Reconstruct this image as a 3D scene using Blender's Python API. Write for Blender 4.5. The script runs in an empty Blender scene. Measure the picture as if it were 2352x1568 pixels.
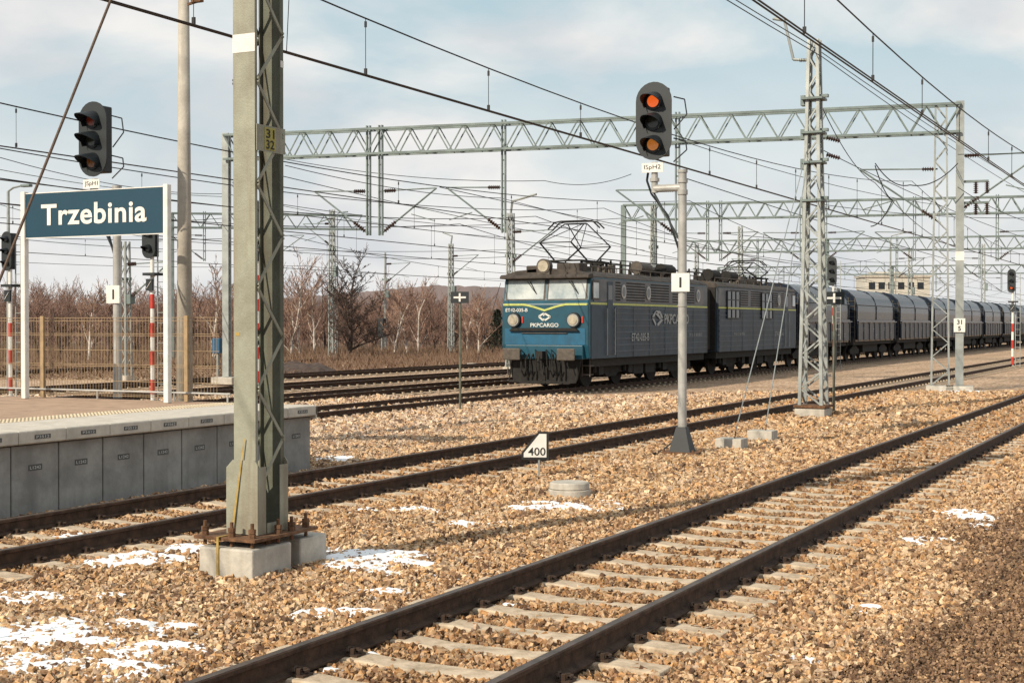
import bpy, bmesh, math, random
import numpy as np
from mathutils import Vector, Matrix, noise
random.seed(7); rng=np.random.default_rng(11)
R=math.radians
scene=bpy.context.scene; col=scene.collection
# ---------------- camera ----------------
F=3267.0; TH=math.atan(1639/F); PITCH=math.atan(39/F); CZ=2.2
cam=bpy.data.cameras.new('camera'); cam.lens=50; cam.sensor_width=36; cam.clip_end=5000; cam.clip_start=.05
camo=bpy.data.objects.new('camera',cam); col.objects.link(camo); camo.location=(0,0,CZ)
camo.rotation_euler=(R(90)-PITCH,0,TH); scene.camera=camo
FW=Vector((-math.sin(TH)*math.cos(PITCH),math.cos(TH)*math.cos(PITCH),-math.sin(PITCH)))
RT=Vector((math.cos(TH),math.sin(TH),0)); UP=RT.cross(FW)
def ray(px,py): return FW+RT*((px-1176)/F)-UP*((py-784)/F)
def at(px,py,z=0.0):
    d=ray(px,py); t=(z-CZ)/d.z; return Vector((d.x*t,d.y*t,z))
def atd(px,py,Z):
    d=ray(px,py); return Vector((0,0,CZ))+d*Z
def gd(px,Z,z=0):
    p=atd(px,745,Z); return Vector((p.x,p.y,z))
def proj(p):
    q=Vector(p)-Vector((0,0,CZ)); Z=q.dot(FW); return 1176+F*q.dot(RT)/Z, 784-F*q.dot(UP)/Z
# ---------------- materials ----------------
def mat(name,c,rough=.7,metal=0,var=.25,scale=6,bump=0,bscale=40,c2=None,emit=None,streak=None,spec=None):
    m=bpy.data.materials.new(name); m.use_nodes=True; nt=m.node_tree; b=nt.nodes['Principled BSDF']
    b.inputs['Roughness'].default_value=rough; b.inputs['Metallic'].default_value=metal
    if spec is not None: b.inputs['Specular IOR Level'].default_value=spec
    if c2 is None: c2=tuple(x*(1-var*1.6) for x in c)
    tc=nt.nodes.new('ShaderNodeTexCoord'); n=nt.nodes.new('ShaderNodeTexNoise'); n.inputs['Scale'].default_value=scale
    n.inputs['Detail'].default_value=8; n.inputs['Roughness'].default_value=.65
    r=nt.nodes.new('ShaderNodeValToRGB'); r.color_ramp.elements[0].position=.36; r.color_ramp.elements[1].position=.62
    r.color_ramp.elements[0].color=(*c2,1); r.color_ramp.elements[1].color=(*c,1)
    nt.links.new(tc.outputs['Object'],n.inputs['Vector']); nt.links.new(n.outputs['Fac'],r.inputs['Fac']); out=r.outputs['Color']
    if streak:
        mp=nt.nodes.new('ShaderNodeMapping'); mp.inputs['Scale'].default_value=(streak[0],streak[0],streak[0]*.08); ns=nt.nodes.new('ShaderNodeTexNoise'); ns.inputs['Scale'].default_value=1; ns.inputs['Detail'].default_value=6
        rs=nt.nodes.new('ShaderNodeValToRGB'); rs.color_ramp.elements[0].position=.5; rs.color_ramp.elements[0].color=(0,0,0,1); rs.color_ramp.elements[1].position=.72; rs.color_ramp.elements[1].color=(streak[1],)*3+(1,)
        mi=nt.nodes.new('ShaderNodeMixRGB'); mi.inputs['Color2'].default_value=(*streak[2],1)
        nt.links.new(tc.outputs['Object'],mp.inputs['Vector']); nt.links.new(mp.outputs['Vector'],ns.inputs['Vector']); nt.links.new(ns.outputs['Fac'],rs.inputs['Fac']); nt.links.new(rs.outputs['Color'],mi.inputs['Fac']); nt.links.new(out,mi.inputs['Color1']); out=mi.outputs['Color']
    nt.links.new(out,b.inputs['Base Color'])
    if bump:
        n2=nt.nodes.new('ShaderNodeTexNoise'); n2.inputs['Scale'].default_value=bscale; n2.inputs['Detail'].default_value=6
        bp=nt.nodes.new('ShaderNodeBump'); bp.inputs['Strength'].default_value=bump; bp.inputs['Distance'].default_value=.01
        nt.links.new(tc.outputs['Object'],n2.inputs['Vector']); nt.links.new(n2.outputs['Fac'],bp.inputs['Height']); nt.links.new(bp.outputs['Normal'],b.inputs['Normal'])
    if emit: b.inputs['Emission Color'].default_value=(*emit[:3],1); b.inputs['Emission Strength'].default_value=emit[3]
    return m
M={}
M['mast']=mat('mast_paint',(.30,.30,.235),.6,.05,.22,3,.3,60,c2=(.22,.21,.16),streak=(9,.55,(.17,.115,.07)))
M['mast_dark_shade']=mat('mast_paint_dark_shade',(.13,.14,.105),.7,.05,.22,3,.3,60,c2=(.085,.085,.06),streak=(9,.6,(.08,.055,.035)))  # far channel's shade put into a darkened mast paint; doubles as dark post paint
M['galv']=mat('galvanised',(.33,.35,.34),.5,.35,.2,2,.1)
M['post']=mat('post_paint',(.42,.41,.39),.5,.1,.2,3,.1)
M['gantry']=mat('gantry_steel',(.18,.225,.22),.6,.2,.25,1.5)
M['conc']=mat('concrete',(.50,.46,.40),.9,0,.2,4,.5,30,streak=(7,.5,(.26,.22,.17)))
M['concd']=mat('concrete_wall',(.33,.32,.30),.9,0,.22,2.2,.4,30,streak=(5,.55,(.16,.155,.15)))
M['edge']=mat('edge_concrete',(.56,.51,.44),.9,0,.15,5,.3,50)
M['pave']=mat('paving',(.42,.28,.19),.9,0,.2,3,.3,50)
M['tact']=mat('tactile',(.60,.51,.38),.9,0,.12,5,.3,50)
M['pole']=mat('pole_concrete',(.46,.42,.36),.9,0,.2,2,.4,25,streak=(6,.7,(.2,.17,.14)))
M['rail']=mat('rail_side',(.085,.050,.034),.8,.1,.35,8,.5,40,spec=.3)
M['railh']=mat('rail_head',(.13,.095,.075),.5,.6,.3,6)
M['sleep']=mat('sleeper_concrete',(.56,.45,.33),.9,0,.2,9,.6,40,c2=(.33,.25,.17))
M['clip']=mat('clip_steel',(.07,.04,.025),.8,.2,.3,20)
M['rust']=mat('rusty_steel',(.20,.10,.05),.85,.2,.35,14,.6,60)
M['black']=mat('signal_black',(.011,.016,.020),.55,0,.2,5)
M['white']=mat('white_paint',(.72,.70,.66),.6,0,.1,5)
M['yellow']=mat('yellow_paint',(.36,.31,.07),.6,0,.15,8)
M['strap']=mat('yellow_strap',(.42,.28,.07),.7,0,.2,12)
M['red']=mat('red_paint',(.50,.035,.02),.6,0,.15,5)
M['navy']=mat('sign_navy',(.006,.044,.076),.4,0,.05,3)
M['wire']=mat('wire_dark',(.022,.022,.024),.6,.4,.2,4)
M['cable']=mat('cable_steel',(.13,.085,.06),.7,.4,.3,60)
M['insul']=mat('insulator_brown',(.05,.025,.018),.3,0,.2,8)
M['fence']=mat('fence_tan',(.36,.25,.14),.7,.0,.2,5)
M['mesh']=mat('fence_wire',(.34,.24,.14),.7,.1,.2,5)
M['blue']=mat('loco_blue',(.004,.064,.103),.4,.0,.25,2.5,c2=(.005,.045,.070))
M['bluel']=mat('loco_blue_low',(.004,.100,.195),.45,.0,.3,2,c2=(.006,.066,.12))
M['lside']=mat('loco_side',(.024,.050,.080),.5,.0,.3,2,c2=(.016,.031,.048),streak=(3,.45,(.065,.06,.055)),spec=.35)
M['rib']=mat('loco_rib_highlight',(.055,.080,.11),.5,.0,.3,2,c2=(.035,.05,.07),spec=.4)  # side colour lightened to paint a highlight along the ribs
M['louv']=mat('loco_upper_side',(.12,.125,.135),.45,.1,.3,2,c2=(.05,.065,.085),streak=(3,.4,(.12,.09,.075)),spec=.4)
M['roof']=mat('loco_roof',(.075,.06,.05),.8,.1,.35,3,.4,20)
M['stripe']=mat('lime_stripe',(.46,.50,.14),.5,0,.15,6)
M['under']=mat('underframe',(.018,.016,.014),.85,.1,.35,6,.3,30)
M['buff']=mat('buffer_steel',(.10,.082,.067),.65,.2,.3,8)
M['chrome']=mat('lamp_rim',(.42,.42,.40),.35,.5,.2,8)
M['glass']=mat('window_glass_reflection',(.52,.55,.55),.08,.0,.12,1.5,c2=(.28,.33,.35))  # light grey reflection painted into the opaque pane colour
M['dglass']=mat('dark_glass',(.01,.013,.017),.1,0,.2,3)
M['lens']=mat('lamp_lens',(.55,.48,.36),.1,.3,.2,6)
M['wagon']=mat('wagon_dark',(.016,.027,.046),.27,.2,.3,1.5,c2=(.010,.016,.027),streak=(2.5,.35,(.045,.045,.05)))
M['wagon2']=mat('wagon_side',(.028,.040,.060),.42,.15,.3,1.5,c2=(.018,.024,.034),streak=(2.5,.4,(.06,.055,.055)))
M['redlens']=mat('red_lens',(.35,.05,.01),.25,0,.1,16,emit=(1,.15,.02,.75))
M['amblens']=mat('amber_lens',(.40,.16,.04),.25,0,.5,16,emit=(1,.32,.05,.30))
M['dimred']=mat('dim_red_lens',(.14,.03,.015),.25,0,.5,16,emit=(1,.10,.02,.03))
M['dimamb']=mat('dim_amber_lens',(.22,.10,.04),.25,0,.5,16,emit=(1,.30,.05,.03))
M['offlens']=mat('dark_lens',(.04,.045,.035),.15,0,.2,6)
M['copper']=mat('copper_wire',(.04,.027,.022),.55,.5,.2,5)
M['bark']=mat('dark_bark',(.075,.05,.04),.9,0,.3,6)
M['twig']=mat('red_twigs',(.27,.165,.125),.9,0,.3,.25,c2=(.17,.105,.085))
M['birch']=mat('birch_bark',(.62,.56,.50),.8,0,.4,3,c2=(.28,.23,.2))
M['btwig']=mat('birch_twigs',(.32,.20,.15),.9,0,.3,1)
M['dry']=mat('dry_grass',(.19,.12,.075),.95,0,.3,1,c2=(.10,.06,.045))
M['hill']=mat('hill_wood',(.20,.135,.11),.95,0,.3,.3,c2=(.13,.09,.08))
M['hillf']=mat('hazy_far_hill_wood',(.25,.20,.20),.95,0,.3,.05,c2=(.18,.16,.17))  # distance haze put into the colour, paler and bluer than the nearer hill
M['bldg']=mat('pale_wall',(.52,.49,.43),.9,0,.1,.3)
M['cab']=mat('cabinet_blue',(.015,.08,.16),.5,0,.1,5)
M['everg']=mat('evergreen',(.035,.045,.028),.9,0,.4,2)
M['txt']=mat('black_lettering',(.012,.012,.012),.7,0,.1,5)
M['grey']=mat('stencil_grey',(.09,.09,.088),.8,0,.1,5)
M['loltxt']=mat('pale_lettering',(.62,.61,.58),.7,0,.1,5)
M['dimtxt']=mat('worn_lettering',(.36,.38,.39),.7,0,.2,9)
M['snow']=mat('snow',(.86,.87,.90),.6,0,.04,8,.5,60)
# ---------------- mesh builder ----------------
class MB:
    def __init__(s): s.v=[]; s.f=[]
    def add(s,vs,fs):
        n=len(s.v); s.v+= [tuple(x) for x in vs]; s.f+=[tuple(i+n for i in f) for f in fs]; return s
    def box(s,x0,x1,y0,y1,z0,z1):
        return s.add([(x0,y0,z0),(x1,y0,z0),(x1,y1,z0),(x0,y1,z0),(x0,y0,z1),(x1,y0,z1),(x1,y1,z1),(x0,y1,z1)],
            [(3,2,1,0),(4,5,6,7),(0,1,5,4),(1,2,6,5),(2,3,7,6),(3,0,4,7)])
    def bar(s,p,q,w,h=None,up=(0,0,1)):
        h=h or w; p=Vector(p); q=Vector(q); d=(q-p)
        if d.length<1e-6: return s
        d.normalize(); u=Vector(up)
        if abs(d.dot(u))>.97: u=Vector((0,1,0))
        a=d.cross(u).normalized(); b=a.cross(d).normalized(); vs=[]
        for o in (p,q):
            for i,j in((-1,-1),(1,-1),(1,1),(-1,1)): vs.append(o+a*(i*w/2)+b*(j*h/2))
        return s.add(vs,[(3,2,1,0),(4,5,6,7),(0,1,5,4),(1,2,6,5),(2,3,7,6),(3,0,4,7)])
    def tube(s,p,q,r,r2=None,n=8,cap=True):
        r2=r if r2 is None else r2; p=Vector(p); q=Vector(q); d=(q-p)
        if d.length<1e-7: return s
        d.normalize(); u=Vector((0,0,1)) if abs(d.z)<.95 else Vector((1,0,0)); a=d.cross(u).normalized(); b=a.cross(d)
        vs=[]
        for o,rr in((p,r),(q,r2)):
            for k in range(n):
                t=2*math.pi*k/n; vs.append(o+a*(math.cos(t)*rr)+b*(math.sin(t)*rr))
        fs=[(k,(k+1)%n,n+(k+1)%n,n+k) for k in range(n)]
        if cap: fs+= [tuple(range(n))[::-1],tuple(range(n,2*n))]
        return s.add(vs,fs)
    def path(s,pts,r,n=6):
        for a,b in zip(pts,pts[1:]): s.tube(a,b,r,r,n,False)
        return s
    def prism(s,pts,axis,d0,d1):
        def mk(a,b,d): return {'x':(d,a,b),'y':(a,d,b),'z':(a,b,d)}[axis]
        n=len(pts); vs=[mk(a,b,d0) for a,b in pts]+[mk(a,b,d1) for a,b in pts]
        return s.add(vs,[tuple(range(n)),tuple(range(2*n-1,n-1,-1))]+[(i,n+i,n+(i+1)%n,(i+1)%n) for i in range(n)])
    def build(s,name,m,parent=None,loc=(0,0,0),bevel=0,seg=2,smooth=False):
        me=bpy.data.meshes.new(name); me.from_pydata(s.v,[],s.f)
        if bevel or len(s.f)<3000:
            bm=bmesh.new(); bm.from_mesh(me)
            bmesh.ops.recalc_face_normals(bm,faces=bm.faces)
            if bevel: bmesh.ops.bevel(bm,geom=list(bm.edges),offset=bevel,segments=seg,affect='EDGES',profile=.5,clamp_overlap=True)
            bm.to_mesh(me); bm.free()
        me.materials.append(M[m])
        if smooth: me.polygons.foreach_set('use_smooth',[True]*len(me.polygons))
        o=bpy.data.objects.new(name,me); col.objects.link(o); o.location=loc
        if parent: o.parent=parent
        return o
    def each(s,name,m,parent,bevel=0,seg=2,margin=.006):
        n=len(s.v); par=list(range(n))
        def fd(i):
            while par[i]!=i: par[i]=par[par[i]]; i=par[i]
            return i
        for f in s.f:
            a=fd(f[0])
            for i in f[1:]: par[fd(i)]=a
        isl={}
        for i in range(n): isl.setdefault(fd(i),[]).append(i)
        bb=[]
        for k,ix in isl.items():
            P=[s.v[i] for i in ix]; bb.append([set([k]),[min(p[j] for p in P)-margin for j in range(3)],[max(p[j] for p in P)+margin for j in range(3)]])
        ch=True
        while ch:
            ch=False
            for i in range(len(bb)):
                for j in range(i+1,len(bb)):
                    if all(bb[i][1][t]<=bb[j][2][t] and bb[j][1][t]<=bb[i][2][t] for t in range(3)):
                        bb[i][0]|=bb[j][0]; bb[i][1]=[min(a,b) for a,b in zip(bb[i][1],bb[j][1])]; bb[i][2]=[max(a,b) for a,b in zip(bb[i][2],bb[j][2])]; bb.pop(j); ch=True; break
                if ch: break
        out=[]
        for ks,_,_ in bb:
            mm=MB(); idx={}
            for k in ks:
                for i in isl[k]: idx[i]=len(mm.v); mm.v.append(s.v[i])
            mm.f=[tuple(idx[i] for i in f) for f in s.f if f[0] in idx]; out.append(mm.build(name,m,parent,bevel=bevel,seg=seg))
        return out
def thing(name,label,cat,loc=(0,0,0),rz=0,group=None):
    o=bpy.data.objects.new(name,None); col.objects.link(o); o.location=loc; o.rotation_euler=(0,0,rz); o.empty_display_size=.2
    o['label']=label; o['category']=cat
    if group:o['group']=group
    return o
def tag(o,label,cat,group=None,kind=None):
    if kind: o['kind']=kind
    if label:o['label']=label
    if cat:o['category']=cat
    if group:o['group']=group
    return o
def copy_tree(o,parent=None):
    c=o.copy(); col.objects.link(c)
    if parent: c.parent=parent
    for ch in [x for x in o.children]: copy_tree(ch,c)
    return c
def text(name,s,loc,h,m,parent,face='-y',width=None,bold=.0):
    cu=bpy.data.curves.new('t','FONT'); cu.body=s; cu.size=1; cu.align_x='CENTER'; cu.align_y='CENTER'; cu.offset=bold; cu.extrude=0.0; cu.resolution_u=4
    if bold>.02: cu.space_character=1.06
    ob=bpy.data.objects.new('t',cu); col.objects.link(ob); dg=bpy.context.evaluated_depsgraph_get(); dg.update()
    me=bpy.data.meshes.new_from_object(ob.evaluated_get(dg)); bpy.data.objects.remove(ob)
    n=len(me.vertices); co=np.empty(n*3); me.vertices.foreach_get('co',co); co=co.reshape(-1,3)
    mn=co.min(0); mx=co.max(0); c=(mn+mx)/2; sy=h/(mx[1]-mn[1]); sx=width/(mx[0]-mn[0]) if width else sy
    x=(co[:,0]-c[0])*sx; y=(co[:,1]-c[1])*sy; out=np.zeros_like(co)
    if face=='-y': out[:,0]=x; out[:,2]=y
    elif face=='+x': out[:,1]=x; out[:,2]=y
    out+=np.array(loc); me.vertices.foreach_set('co',out.ravel()); me.materials.clear(); me.materials.append(M[m])
    o=bpy.data.objects.new(name,me); col.objects.link(o); o.parent=parent; return o
# ---------------- world and sun ----------------
EL=R(32); az=R(46)
sv=(RT*(-math.cos(az))+Vector((FW.x,FW.y,0)).normalized()*(-math.sin(az))); sv=Vector((sv.x*math.cos(EL),sv.y*math.cos(EL),math.sin(EL)))
sun=bpy.data.lights.new('sun','SUN'); sun.energy=5.0; sun.angle=R(.5); sun.color=(1,.89,.71)
so=bpy.data.objects.new('sun',sun); col.objects.link(so); so.rotation_euler=sv.to_track_quat('Z','Y').to_euler(); so.location=(0,0,50)
w=bpy.data.worlds.new('World'); scene.world=w; w.use_nodes=True; nt=w.node_tree; bg=nt.nodes['Background']
sk=nt.nodes.new('ShaderNodeTexSky'); sk.sky_type='NISHITA'; sk.sun_disc=False; sk.sun_elevation=EL; sk.sun_rotation=math.atan2(sv.x,sv.y)%(2*math.pi); sk.dust_density=1.5; sk.ozone_density=1.2
tc=nt.nodes.new('ShaderNodeTexCoord'); mp=nt.nodes.new('ShaderNodeMapping'); mp.inputs['Scale'].default_value=(1,1,2.2); mp.inputs['Location'].default_value=(.35,.1,.62)
n1=nt.nodes.new('ShaderNodeTexNoise'); n1.inputs['Scale'].default_value=3.6; n1.inputs['Detail'].default_value=9; n1.inputs['Roughness'].default_value=.52; n1.inputs['Distortion'].default_value=.3
r1=nt.nodes.new('ShaderNodeValToRGB'); r1.color_ramp.elements[0].position=.37; r1.color_ramp.elements[1].position=.55
n2=nt.nodes.new('ShaderNodeTexNoise'); n2.inputs['Scale'].default_value=6.5; n2.inputs['Detail'].default_value=8; n2.inputs['Roughness'].default_value=.5
r2=nt.nodes.new('ShaderNodeValToRGB'); r2.color_ramp.elements[0].position=.38; r2.color_ramp.elements[1].position=.60
r2.color_ramp.elements[0].color=(6.9,7.1,7.3,1); r2.color_ramp.elements[1].color=(8.9,8.75,8.5,1)
mx=nt.nodes.new('ShaderNodeMixRGB'); hz=nt.nodes.new('ShaderNodeMixRGB'); hz.inputs['Fac'].default_value=.88; hz.inputs['Color2'].default_value=(4.9,6.55,7.15,1)
L=nt.links.new
L(tc.outputs['Generated'],mp.inputs['Vector']); L(mp.outputs['Vector'],n1.inputs['Vector']); L(mp.outputs['Vector'],n2.inputs['Vector'])
L(n1.outputs['Fac'],r1.inputs['Fac']); L(n2.outputs['Fac'],r2.inputs['Fac'])
sz=nt.nodes.new('ShaderNodeSeparateXYZ'); L(tc.outputs['Generated'],sz.inputs['Vector'])
mr=nt.nodes.new('ShaderNodeMapRange'); mr.inputs['From Min'].default_value=.05; mr.inputs['From Max'].default_value=.21; mr.inputs['To Min'].default_value=1; mr.inputs['To Max'].default_value=0; L(sz.outputs['Z'],mr.inputs['Value'])
mxx=nt.nodes.new('ShaderNodeMath'); mxx.operation='MAXIMUM'; L(r1.outputs['Color'],mxx.inputs[0]); L(mr.outputs[0],mxx.inputs[1])
L(sk.outputs['Color'],hz.inputs['Color1']); L(hz.outputs['Color'],mx.inputs['Color1']); L(r2.outputs['Color'],mx.inputs['Color2']); L(mxx.outputs[0],mx.inputs['Fac'])
L(mx.outputs['Color'],bg.inputs['Color']); bg.inputs['Strength'].default_value=.102
scene.view_settings.view_transform='Standard'; scene.view_settings.look='None'; scene.view_settings.exposure=0
# ---------------- ground ----------------
def gz(x):
    a=-x
    if a<13: return 0.0
    t=min(1,(a-13)/5.5); t=t*t*(3-2*t); return -.15*t
xs=sorted(set([-2500,-1200,-700,-400,-250,-160,-110,-80,-60]+list(np.arange(-55,8,1.0))+[15,40,100,300,900,2500]))
ys=[-200,-50,-10,0,10,20,30,45,60,80,110,150,220,350,600,1200,3500]
vs=[(x,y,gz(x)) for y in ys for x in xs]; nx=len(xs)
fs=[(j*nx+i,j*nx+i+1,(j+1)*nx+i+1,(j+1)*nx+i) for j in range(len(ys)-1) for i in range(nx-1)]
g=bpy.data.materials.new('ballast_ground'); g.use_nodes=True; nt=g.node_tree; b=nt.nodes['Principled BSDF']; b.inputs['Roughness'].default_value=.95; b.inputs['Specular IOR Level'].default_value=.15
L=nt.links.new; tc=nt.nodes.new('ShaderNodeTexCoord')
vo=nt.nodes.new('ShaderNodeTexVoronoi'); vo.inputs['Scale'].default_value=13; L(tc.outputs['Object'],vo.inputs['Vector'])
cr=nt.nodes.new('ShaderNodeValToRGB'); e=cr.color_ramp.elements; e[0].position=0; e[0].color=(.16,.10,.065,1); e[1].position=1; e[1].color=(.68,.53,.39,1)
x_=e.new(.4); x_.color=(.43,.30,.205,1); x_=e.new(.7); x_.color=(.55,.41,.295,1)
sp=nt.nodes.new('ShaderNodeSeparateColor'); L(vo.outputs['Color'],sp.inputs['Color']); L(sp.outputs[0],cr.inputs['Fac'])
no=nt.nodes.new('ShaderNodeTexNoise'); no.inputs['Scale'].default_value=.5; no.inputs['Detail'].default_value=6; L(tc.outputs['Object'],no.inputs['Vector'])
cr2=nt.nodes.new('ShaderNodeValToRGB'); cr2.color_ramp.elements[0].position=.35; cr2.color_ramp.elements[0].color=(.78,.74,.7,1); cr2.color_ramp.elements[1].position=.65; cr2.color_ramp.elements[1].color=(1.05,1.02,1.0,1)
L(no.outputs['Fac'],cr2.inputs['Fac'])
mu=nt.nodes.new('ShaderNodeMixRGB'); mu.blend_type='MULTIPLY'; mu.inputs['Fac'].default_value=1; L(cr.outputs['Color'],mu.inputs['Color1']); L(cr2.outputs['Color'],mu.inputs['Color2'])
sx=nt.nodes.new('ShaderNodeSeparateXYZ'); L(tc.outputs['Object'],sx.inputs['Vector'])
gap_shade=nt.nodes.new('ShaderNodeMapRange'); gap_shade.inputs['From Min'].default_value=24; gap_shade.inputs['From Max'].default_value=40; gap_shade.inputs['To Min'].default_value=.3; gap_shade.inputs['To Max'].default_value=1; L(sx.outputs['Y'],gap_shade.inputs['Value'])  # near ground colour darkened to paint shade into the gaps between stones
mu2=nt.nodes.new('ShaderNodeVectorMath'); mu2.operation='SCALE'; L(mu.outputs['Color'],mu2.inputs[0]); L(gap_shade.outputs[0],mu2.inputs['Scale'])
ad=nt.nodes.new('ShaderNodeMath'); ad.operation='MULTIPLY_ADD'; ad.inputs[1].default_value=-.12; ad.inputs[2].default_value=-6.3; L(sx.outputs['X'],ad.inputs[0])
ad2=nt.nodes.new('ShaderNodeMath'); ad2.operation='ADD'; ad2.use_clamp=True; L(ad.outputs[0],ad2.inputs[0]); L(no.outputs['Fac'],ad2.inputs[1])
ng=nt.nodes.new('ShaderNodeTexNoise'); ng.inputs['Scale'].default_value=1.2; ng.inputs['Detail'].default_value=8; L(tc.outputs['Object'],ng.inputs['Vector'])
cg=nt.nodes.new('ShaderNodeValToRGB'); cg.color_ramp.elements[0].position=.3; cg.color_ramp.elements[0].color=(.09,.055,.04,1); cg.color_ramp.elements[1].position=.7; cg.color_ramp.elements[1].color=(.22,.15,.10,1); L(ng.outputs['Fac'],cg.inputs['Fac'])
m2=nt.nodes.new('ShaderNodeMixRGB'); L(ad2.outputs[0],m2.inputs['Fac']); L(mu2.outputs[0],m2.inputs['Color1']); L(cg.outputs['Color'],m2.inputs['Color2'])
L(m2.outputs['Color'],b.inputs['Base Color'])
vb=nt.nodes.new('ShaderNodeTexVoronoi'); vb.inputs['Scale'].default_value=13; L(tc.outputs['Object'],vb.inputs['Vector'])
bp=nt.nodes.new('ShaderNodeBump'); bp.invert=True; bp.inputs['Strength'].default_value=.7; bp.inputs['Distance'].default_value=.04; L(vb.outputs['Distance'],bp.inputs['Height']); L(bp.outputs['Normal'],b.inputs['Normal'])
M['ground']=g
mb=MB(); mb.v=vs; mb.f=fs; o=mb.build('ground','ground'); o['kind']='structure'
# ---------------- ballast stones ----------------
TR=[4.41,10.45]
P_END=at(728,930,.98); PX=P_END.x; PY=P_END.y
def stones(name,bands,keep,label,palette,shade):
    P=[];S=[]
    for Z0,Z1,dens,size in bands:
        A=(Z1-Z0)*2*(.415*(Z0+Z1)/2+.5); n=int(A*dens)
        Z=rng.uniform(Z0,Z1,n*2); Xc=rng.uniform(-1,1,n*2)*(.415*Z1+.5); ok=np.abs(Xc)<(.415*Z+.5); Z=Z[ok][:n];Xc=Xc[ok][:n]
        x=Xc*math.cos(TH)-Z*math.sin(TH); y=Xc*math.sin(TH)+Z*math.cos(TH)
        P.append(np.stack([x,y],1)); S.append(np.full(len(x),size))
    P=np.concatenate(P);S=np.concatenate(S)
    k=keep(P); P=P[k];S=S[k]; n=len(P)
    cube=np.array([(-1,-1,-1),(1,-1,-1),(1,1,-1),(-1,1,-1),(-1,-1,1),(1,-1,1),(1,1,1),(-1,1,1)],float)
    V=cube[None]+rng.uniform(-.36,.36,(n,8,3))
    tp=rng.uniform(.3,1.0,(n,1,2)); V[:,4:,:2]*=tp
    V*=np.stack([rng.uniform(.75,1.4,n),rng.uniform(.5,1.0,n),rng.uniform(.38,.8,n)],1)[:,None,:]
    V*=(S*rng.choice([.5,.7,.9,1.1,1.35],n,p=[.25,.3,.27,.14,.04])*rng.uniform(.85,1.15,n))[:,None,None]*.66
    q=rng.normal(size=(n,4)); q/=np.linalg.norm(q,axis=1)[:,None]; a,b_,c,d=q.T
    Rm=np.stack([1-2*(c*c+d*d),2*(b_*c-a*d),2*(b_*d+a*c),2*(b_*c+a*d),1-2*(b_*b_+d*d),2*(c*d-a*b_),2*(b_*d-a*c),2*(c*d+a*b_),1-2*(b_*b_+c*c)],1).reshape(n,3,3)
    V=np.einsum('nij,nkj->nki',Rm,V)
    zz=np.array([gz(x) for x in P[:,0]])+rng.uniform(-.008,.022,n)+S*.18
    lump=np.sin(P[:,0]*2.1+np.sin(P[:,1]*1.3))*np.sin(P[:,1]*1.7)*.010
    V[:,:,0]+=P[:,0,None];V[:,:,1]+=P[:,1,None];V[:,:,2]+=(zz+lump)[:,None]
    fc=np.array([(3,2,1,0),(4,5,6,7),(0,1,5,4),(1,2,6,5),(2,3,7,6),(3,0,4,7)])
    Fc=(fc[None]+(np.arange(n)*8)[:,None,None]).reshape(-1)
    me=bpy.data.meshes.new(name); me.vertices.add(n*8); me.vertices.foreach_set('co',V.ravel())
    me.loops.add(n*24); me.loops.foreach_set('vertex_index',Fc.astype(np.int32)); me.polygons.add(n*6)
    me.polygons.foreach_set('loop_start',np.arange(0,n*24,4,dtype=np.int32)); 
    me.update(calc_edges=True); me.polygons.foreach_set('use_smooth',np.zeros(n*6,bool))
    pal=np.array(palette); ci=rng.integers(0,len(pal),n); C=pal[ci]*rng.uniform(.68,1.15,n)[:,None]*shade(P)
    C4=np.ones((n,8,4),np.float32); C4[:,:,:3]=C[:,None,:]
    at_=me.color_attributes.new('Col','FLOAT_COLOR','POINT'); at_.data.foreach_set('color',C4.ravel())
    m=bpy.data.materials.new(name); m.use_nodes=True; nt=m.node_tree; b=nt.nodes['Principled BSDF']; b.inputs['Roughness'].default_value=.9; b.inputs['Specular IOR Level'].default_value=.2
    an=nt.nodes.new('ShaderNodeAttribute'); an.attribute_name='Col'; t=nt.nodes.new('ShaderNodeTexCoord'); nn=nt.nodes.new('ShaderNodeTexNoise'); nn.inputs['Scale'].default_value=38; nn.inputs['Detail'].default_value=5
    mm=nt.nodes.new('ShaderNodeMixRGB'); mm.blend_type='MULTIPLY'; mm.inputs['Fac'].default_value=.9
    rr=nt.nodes.new('ShaderNodeValToRGB'); rr.color_ramp.elements[0].position=.36; rr.color_ramp.elements[0].color=(.60,.53,.46,1); rr.color_ramp.elements[1].position=.6; rr.color_ramp.elements[1].color=(1.15,1.15,1.15,1)
    nt.links.new(t.outputs['Object'],nn.inputs['Vector']); nt.links.new(nn.outputs['Fac'],rr.inputs['Fac']); nt.links.new(an.outputs['Color'],mm.inputs['Color1']); nt.links.new(rr.outputs['Color'],mm.inputs['Color2']); nt.links.new(mm.outputs['Color'],b.inputs['Base Color'])
    me.materials.append(m); o=bpy.data.objects.new(name,me); col.objects.link(o); o['kind']='stuff'; o['label']=label; o['category']='gravel'
    return o
def edge_x(y): return -2.25+.35*np.sin(y*.7)+.15*np.sin(y*2.3)
def keep_main(P):
    x,y=P[:,0],P[:,1]; k=~((x<PX+.08)&(y<PY+.1))
    for a in TR:
        d=np.abs(x+a); sl=(np.abs((y+.3)%.6-.3)<.11+.02*np.sin(x*9+y*3))&(d<1.12+.15*np.sin(y*5)); k&=~(sl&(rng.random(len(x))<.94))
        k&=~(np.abs(d-.7525)<.07)
    k&= x<edge_x(y)+rng.normal(0,.15,len(x))
    return k
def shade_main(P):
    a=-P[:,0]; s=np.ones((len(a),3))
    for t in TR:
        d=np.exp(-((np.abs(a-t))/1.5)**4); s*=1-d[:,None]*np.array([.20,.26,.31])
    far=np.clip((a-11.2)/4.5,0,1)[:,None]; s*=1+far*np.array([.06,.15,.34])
    return s
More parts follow.
